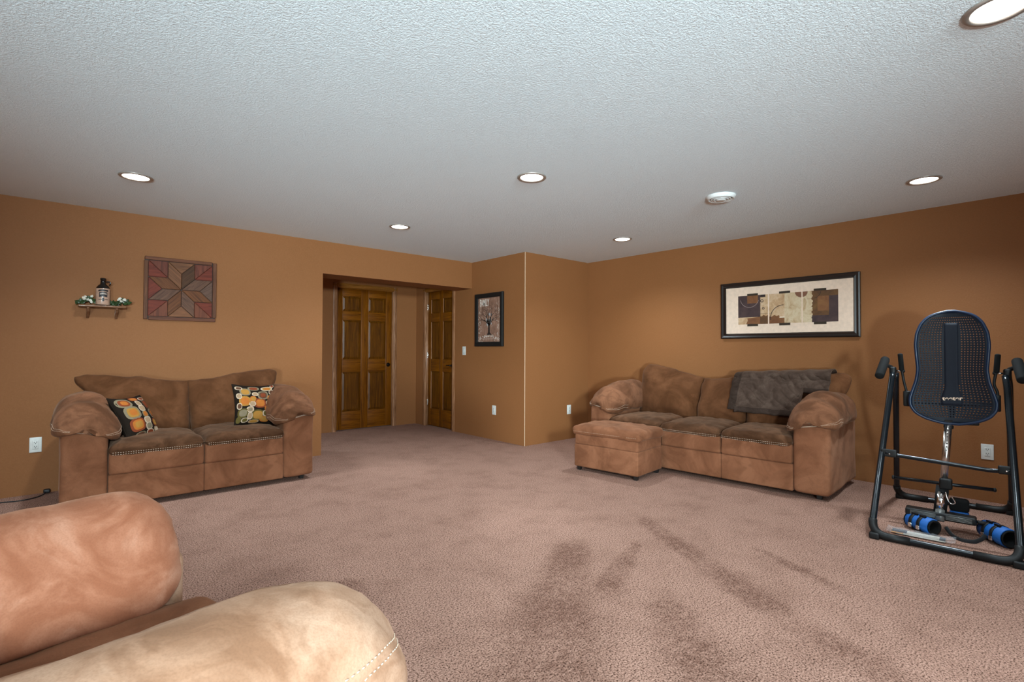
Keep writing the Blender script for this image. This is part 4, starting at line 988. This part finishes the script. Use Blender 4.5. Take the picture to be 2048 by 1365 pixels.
# backrest shell with rows of holes
YC = -0.052
ZT = [0.712, 0.730, 0.770, 0.82, 0.87, 0.93, 1.00, 1.08, 1.16, 1.25, 1.33, 1.40, 1.445, 1.470, 1.482]
WT = [0.040, 0.120, 0.190, 0.221, 0.224, 0.208, 0.188, 0.178, 0.184, 0.190, 0.183, 0.158, 0.122, 0.075, 0.020]
def hw_at(z):
    if z <= ZT[0]: return WT[0]
    for a, b, c, d in zip(ZT[:-1], ZT[1:], WT[:-1], WT[1:]):
        if z <= b: return c+(d-c)*(z-a)/(b-a)
    return WT[-1]
WS = [hw_at(0.712+0.770*i/120) for i in range(121)]
for _ in range(5): WS = [WS[0]]+[(WS[i-1]+2*WS[i]+WS[i+1])/4 for i in range(1, 120)]+[WS[-1]]
def half(z):
    t = max(0, min(119.999, (z-0.712)/0.770*120)); i = int(t); return WS[i]+(WS[i+1]-WS[i])*(t-i)
def shell(u, z, off=0.0):
    """u -1..1 across; gently cupped shell, leaning back at the top"""
    w = half(z); y = YC+w*u-0.018*(1-(z-0.71)/0.77)*0; x = -0.045+0.055*(z-1.05)*(1 if z > 1.05 else 0.5)-0.030*(abs(u)**2.2)*(w/0.2)+0.014*math.sin((z-0.71)*8.2)
    return Vector((x+off, y, z))
M['shell'] = simple('navy_shell', (0.006, 0.009, 0.017), 0.5, spec=0.25); M['shell_rim'] = simple('blue_rim', (0.006, 0.020, 0.055), 0.35); M['spine'] = simple('slate_spine', (0.009, 0.012, 0.021), 0.65, spec=0.25)
NR, NC = 46, 24; vs, fs, cache = [], [], {}
def sv(u, z):
    k = (round(u, 5), round(z, 5))
    if k not in cache: cache[k] = len(vs); vs.append(tuple(shell(u, z)))
    return cache[k]
zr = [0.716+0.762*i/NR for i in range(NR+1)]
for r in range(NR):
    for c in range(NC):
        u0, u1 = -1+2*c/NC, -1+2*(c+1)/NC; z0, z1 = zr[r], zr[r+1]; um, zm = (u0+u1)/2, (z0+z1)/2; w = half(zm)
        edge = abs(um)*w > w-0.020; spine_w = 0.040 if 0.90 < zm < 1.40 else (0.052 if 0.83 < zm <= 0.90 else 0.0)
        solid = edge or abs(um*w) < spine_w or (r < 2) or r > NR-3
        a, b, d, e4 = sv(u0, z0), sv(u1, z0), sv(u1, z1), sv(u0, z1)
        if solid: fs.append((a, b, d, e4)); continue
        small = zm > 0.93; k = 0.36 if small else 0.38; kz = 0.36 if small else 0.34
        hu, hz = (u1-u0)/2*k, (z1-z0)/2*kz
        A, B, D, E4 = sv(um-hu, zm-hz), sv(um+hu, zm-hz), sv(um+hu, zm+hz), sv(um-hu, zm+hz)
        fs += [(a, b, B, A), (b, d, D, B), (d, e4, E4, D), (e4, a, A, E4)]
so = link('backrest', pymesh('backrest', vs, fs), M['shell'], it); solidify(so, 0.007, 0)
outline = [shell(1, 0.712+0.77*i/60) for i in range(61)]+[shell(-1, 0.712+0.77*(60-i)/60) for i in range(61)]
link('rim', tube(outline, 0.0095, 10, True), M['shell_rim'], so)
def sp_w(z): return 0.036 if z > 0.96 else 0.036+0.020*min(1, (0.96-z)/0.08)
solidify(link('spine_panel', sheet(6, 30, lambda u, w: tuple(shell((2*u-1)*sp_w(0.835+0.565*w)/half(0.835+0.565*w), 0.835+0.565*w, -0.0045))), M['spine'], so), 0.003, 0)
M['foil'] = simple('orange_reflective_letters', (1.0, 0.74, 0.55), 0.3); M['foil'].node_tree.nodes['Principled BSDF'].inputs['Specular IOR Level'].default_value = 0.8  # near-white orange albedo imitates the letters' glow in the flash
lt = text_mesh('teeter', 0.042, 0.0006, 0.0011)
xform(lt, Matrix.Translation((shell(0, 0.88).x-0.0080, YC-0.004, 0.872)) @ Matrix.Rotation(-math.pi/2, 4, 'Z') @ Matrix.Rotation(math.pi/2, 4, 'X') @ Matrix.Rotation(math.radians(4), 4, 'Z') @ Matrix.Diagonal((1.0, 0.85, 1, 1)))
link('lettering', lt, M['foil'], so, False)
link('rear_support', tube([(0.0, YC, 1.25), (0.0, YC, 0.70)], 0.016, 10), M['black_plastic'], it)
link('cross_beam', tube([(-0.005, 0.188, 0.835), (-0.005, -0.275, 0.848)], 0.011, 10), M['black_plastic'], it)
link('lower_bracket', rod((0.01, -0.07, 0.712), (0.01, -0.19, 0.716), 0.011), M['black_plastic'], it)
# height post, foot bar, ankle clamp
def boxbar(a, b, wx, wy, mat, name):
    a, b = Vector(a), Vector(b); d = (b-a).normalized(); sy = Vector((0, 1, 0)); sy = (sy-d*sy.dot(d)).normalized(); sx = sy.cross(d)
    vs = [p+sx*(i*wx)+sy*(j*wy) for p in (a, b) for i, j in ((-1, -1), (1, -1), (1, 1), (-1, 1))]
    me = pymesh(name, vs, [(0, 1, 2, 3), (7, 6, 5, 4), (0, 4, 5, 1), (1, 5, 6, 2), (2, 6, 7, 3), (3, 7, 4, 0)])
    bm = bmesh.new(); bm.from_mesh(me); bmesh.ops.recalc_face_normals(bm, faces=bm.faces[:]); bmesh.ops.bevel(bm, geom=bm.edges[:], offset=0.002, segments=2, affect='EDGES'); bm.to_mesh(me); bm.free()
    return link(name, me, mat, it)
boxbar((-0.050, -0.036, 0.735), (-0.155, -0.010, 0.330), 0.010, 0.0205, M['steel'], 'height_post')
boxbar((-0.052, -0.036, 0.700), (-0.057, -0.034, 0.680), 0.014, 0.026, M['black_plastic'], 'post_collar')
for k in range(7):
    t = 0.16+0.055*k; p = Vector((-0.050, -0.036, 0.735)).lerp(Vector((-0.155, -0.010, 0.330)), t)
    link('post_hole', xform(lathe([(0, 0), (0.004, 0), (0.004, 0.0012), (0, 0.0012)], 10), Matrix.Translation((p.x-0.0105, p.y, p.z)) @ Matrix.Rotation(-math.pi/2, 4, 'Y')), M['grey_gap'], it)
link('foot_bar', tube([(-0.135, 0.268, 0.310), (-0.140, -0.262, 0.318)], 0.0115, 14), M['gloss_tube'], it)
link('bar_cap', rod((-0.140, -0.250, 0.318), (-0.140, -0.268, 0.318), 0.0145), M['black_plastic'], it)
link('bar_cap', rod((-0.135, 0.256, 0.310), (-0.135, 0.274, 0.310), 0.0145), M['black_plastic'], it)
link('clamp_knob', softbox('clamp_knob', (-0.150, -0.020, 0.318), (0.028, 0.034, 0.036), 0.012, (3, 3, 3)), M['black_plastic'], it)
boxbar((-0.150, -0.004, 0.300), (-0.190, 0.010, 0.130), 0.016, 0.034, M['black_plastic'], 'ankle_housing')
boxbar((-0.172, 0.000, 0.262), (-0.206, 0.010, 0.145), 0.008, 0.020, M['chrome'], 'ankle_plate')
link('clip', tube(smooth_path([(-0.19, -0.020, 0.270), (-0.20, -0.030, 0.225), (-0.20, -0.050, 0.200), (-0.20, -0.068, 0.212), (-0.20, -0.052, 0.245)], 8), 0.0035, 8), M['chrome'], it)
fp = link('foot_platform', softbox('foot_platform', (-0.190, 0.010, 0.112), (0.045, 0.182, 0.024), 0.012, (4, 10, 2)), M['black_plastic'], it)
M['plate_grey'] = simple('ribbed_grey_metal', (0.16, 0.16, 0.15), 0.4, 0.5)
for y0, y1 in ((0.030, 0.165), (-0.150, -0.020)):
    for k in range(4): link('grip_rib', bevbox((-0.237, y0, 0.098+0.0075*k), (-0.232, y1, 0.103+0.0075*k), 0.001, 1), M['plate_grey'], fp)
boxbar((-0.200, 0.008, 0.150), (-0.240, 0.010, 0.085), 0.012, 0.024, M['plate_grey'], 'platform_clamp')
link('platform_peg', rod((-0.18, -0.17, 0.105), (-0.17, -0.225, 0.100), 0.013), M['black_plastic'], it)
M['blue'] = simple('blue_neoprene', (0.003, 0.095, 0.36), 0.6, var=(60, (0.005, 0.115, 0.44)), bmp=(220, 0.2, 0.002))
for y in (-0.085,):
    ap = link('ankle_pad', softbox('ankle_pad', (-0.085, y, 0.175), (0.030, 0.052, 0.045), 0.022, (3, 5, 4)), M['foam'], it)
    link('pad_band', softbox('pad_band', (-0.085, y, 0.112), (0.032, 0.050, 0.022), 0.014, (3, 5, 2)), M['blue'], ap)

# ------------------------------------------------------------------ boots, strap and booklet on the carpet under the table
def iw(x, y, z): c, s = math.cos(IA), math.sin(IA); return Vector((4.6+x*c-y*s, 0.665+x*s+y*c, z))
def boot(loc, rz, L, r, label, tilt=0.0):
    e = tag(empty('gravity_boot', loc), label, 'boot', 'blue gravity boots'); e.rotation_euler = (0, tilt, rz)
    # axis along local x, resting on z=0
    def ring(prof): return xform(lathe(prof, 40), Matrix.Translation((0, 0, r)) @ Matrix.Rotation(math.pi/2, 4, 'Y'))
    h = L/2
    link('shell', ring([(r-0.004, -h), (r, -h+0.004), (r*1.0, 0), (r, h-0.004), (r-0.004, h), (r-0.008, h-0.002), (r-0.008, -h+0.002), (r-0.004, -h)]), M['blue'], e)
    link('lining', ring([(r-0.0085, -h-0.006), (r-0.004, -h-0.009), (r-0.013, -h-0.010), (r-0.018, -h), (r-0.018, h), (r-0.013, h+0.010), (r-0.004, h+0.009), (r-0.0085, h+0.006), (r-0.0085, -h-0.006)]), M['foam'], e)
    for x in (-h*0.45, h*0.25):
        sp = link('strap', ring([(r+0.0005, x-0.011), (r+0.0035, x-0.011), (r+0.0035, x+0.011), (r+0.0005, x+0.011), (r+0.0005, x-0.011)]), M['black_plastic'], e)
        a = math.radians(200); c = Vector((x, (r+0.004)*math.cos(a), r+(r+0.004)*math.sin(a)))
        link('buckle', softbox('buckle', tuple(c), (0.013, 0.006, 0.014), 0.004, (2, 2, 2)), M['chrome'], sp)
        link('hook', softbox('hook', (x+0.004, -r*0.35, 2*r+0.002), (0.022, 0.007, 0.006), 0.003, (2, 2, 1)), M['black_metal'], e)
    return e
pb = iw(-0.255, 0.100, 0.001); boot(pb, math.radians(-125), 0.165, 0.052, 'blue gravity boot with grey straps lying under the foot platform')
pb = iw(-0.200, -0.270, 0.001); boot(pb, math.radians(-140), 0.185, 0.058, 'blue gravity boot with black buckles beside the right leg of the inversion table')
pb = iw(0.10, -0.14, 0.001)
M['webbing'] = simple('black_webbing', (0.009, 0.010, 0.012), 0.8)
wb = [iw(-0.25, -0.020, 0.055), iw(-0.275, -0.050, 0.020), iw(-0.315, -0.085, 0.010), iw(-0.33, -0.120, 0.010), iw(-0.315, -0.160, 0.012), iw(-0.285, -0.195, 0.030), iw(-0.27, -0.212, 0.055)]
so_ = tag(link('strap_loop', tube(smooth_path(wb, 8), 0.01, 12, flat=(0.0125, 0.002, (0.2, 0.1, 1.0))), M['webbing']), 'black webbing strap looping on the carpet between the two blue boots', 'strap')
bk = tag(empty('booklet_bag', iw(-0.400, 0.100, 0.0), IA-math.radians(90)), 'clear plastic bag with printed manual and orange strip on the carpet under the table', 'booklet')
M['paper'] = mottled('printed_paper', [(0.30, 0.27, 0.22), (0.52, 0.48, 0.42), (0.60, 0.56, 0.50)], 60); M['orange'] = simple('orange_strip', (0.62, 0.25, 0.02), 0.5); M['dark_print'] = simple('dark_print', (0.03, 0.035, 0.05), 0.5)
def mk_film():
    m, nt, b = new_mat('clear_film'); b.inputs['Base Color'].default_value = (0.9, 0.92, 0.95, 1); b.inputs['Roughness'].default_value = 0.08; b.inputs['Alpha'].default_value = 0.08; return m
M['film'] = mk_film()
link('manual', bevbox((-0.125, -0.045, 0.006), (0.125, 0.050, 0.010), 0.0008, 1), M['paper'], bk, False)
link('orange_strip', bevbox((-0.150, -0.046, 0.0102), (-0.085, -0.022, 0.0112), 0), M['orange'], bk, False)
link('dark_block', bevbox((-0.148, -0.020, 0.0102), (-0.070, 0.052, 0.0112), 0), M['dark_print'], bk, False)
link('dark_block', bevbox((0.095, -0.030, 0.0102), (0.124, 0.048, 0.0112), 0), M['dark_print'], bk, False)
solidify(link('plastic_bag', sheet(24, 12, lambda u, w: (-0.175+0.35*u, -0.068+0.136*w, 0.0128+0.006*noise.noise(Vector((u*7, w*5, 1.0)))+0.018*max(0, abs(2*u-1)-0.82)/0.18*(0.4+0.6*noise.noise(Vector((w*4, u*3, 5.0)))**2)+0.004)), M['film'], bk), 0.0006, 0)
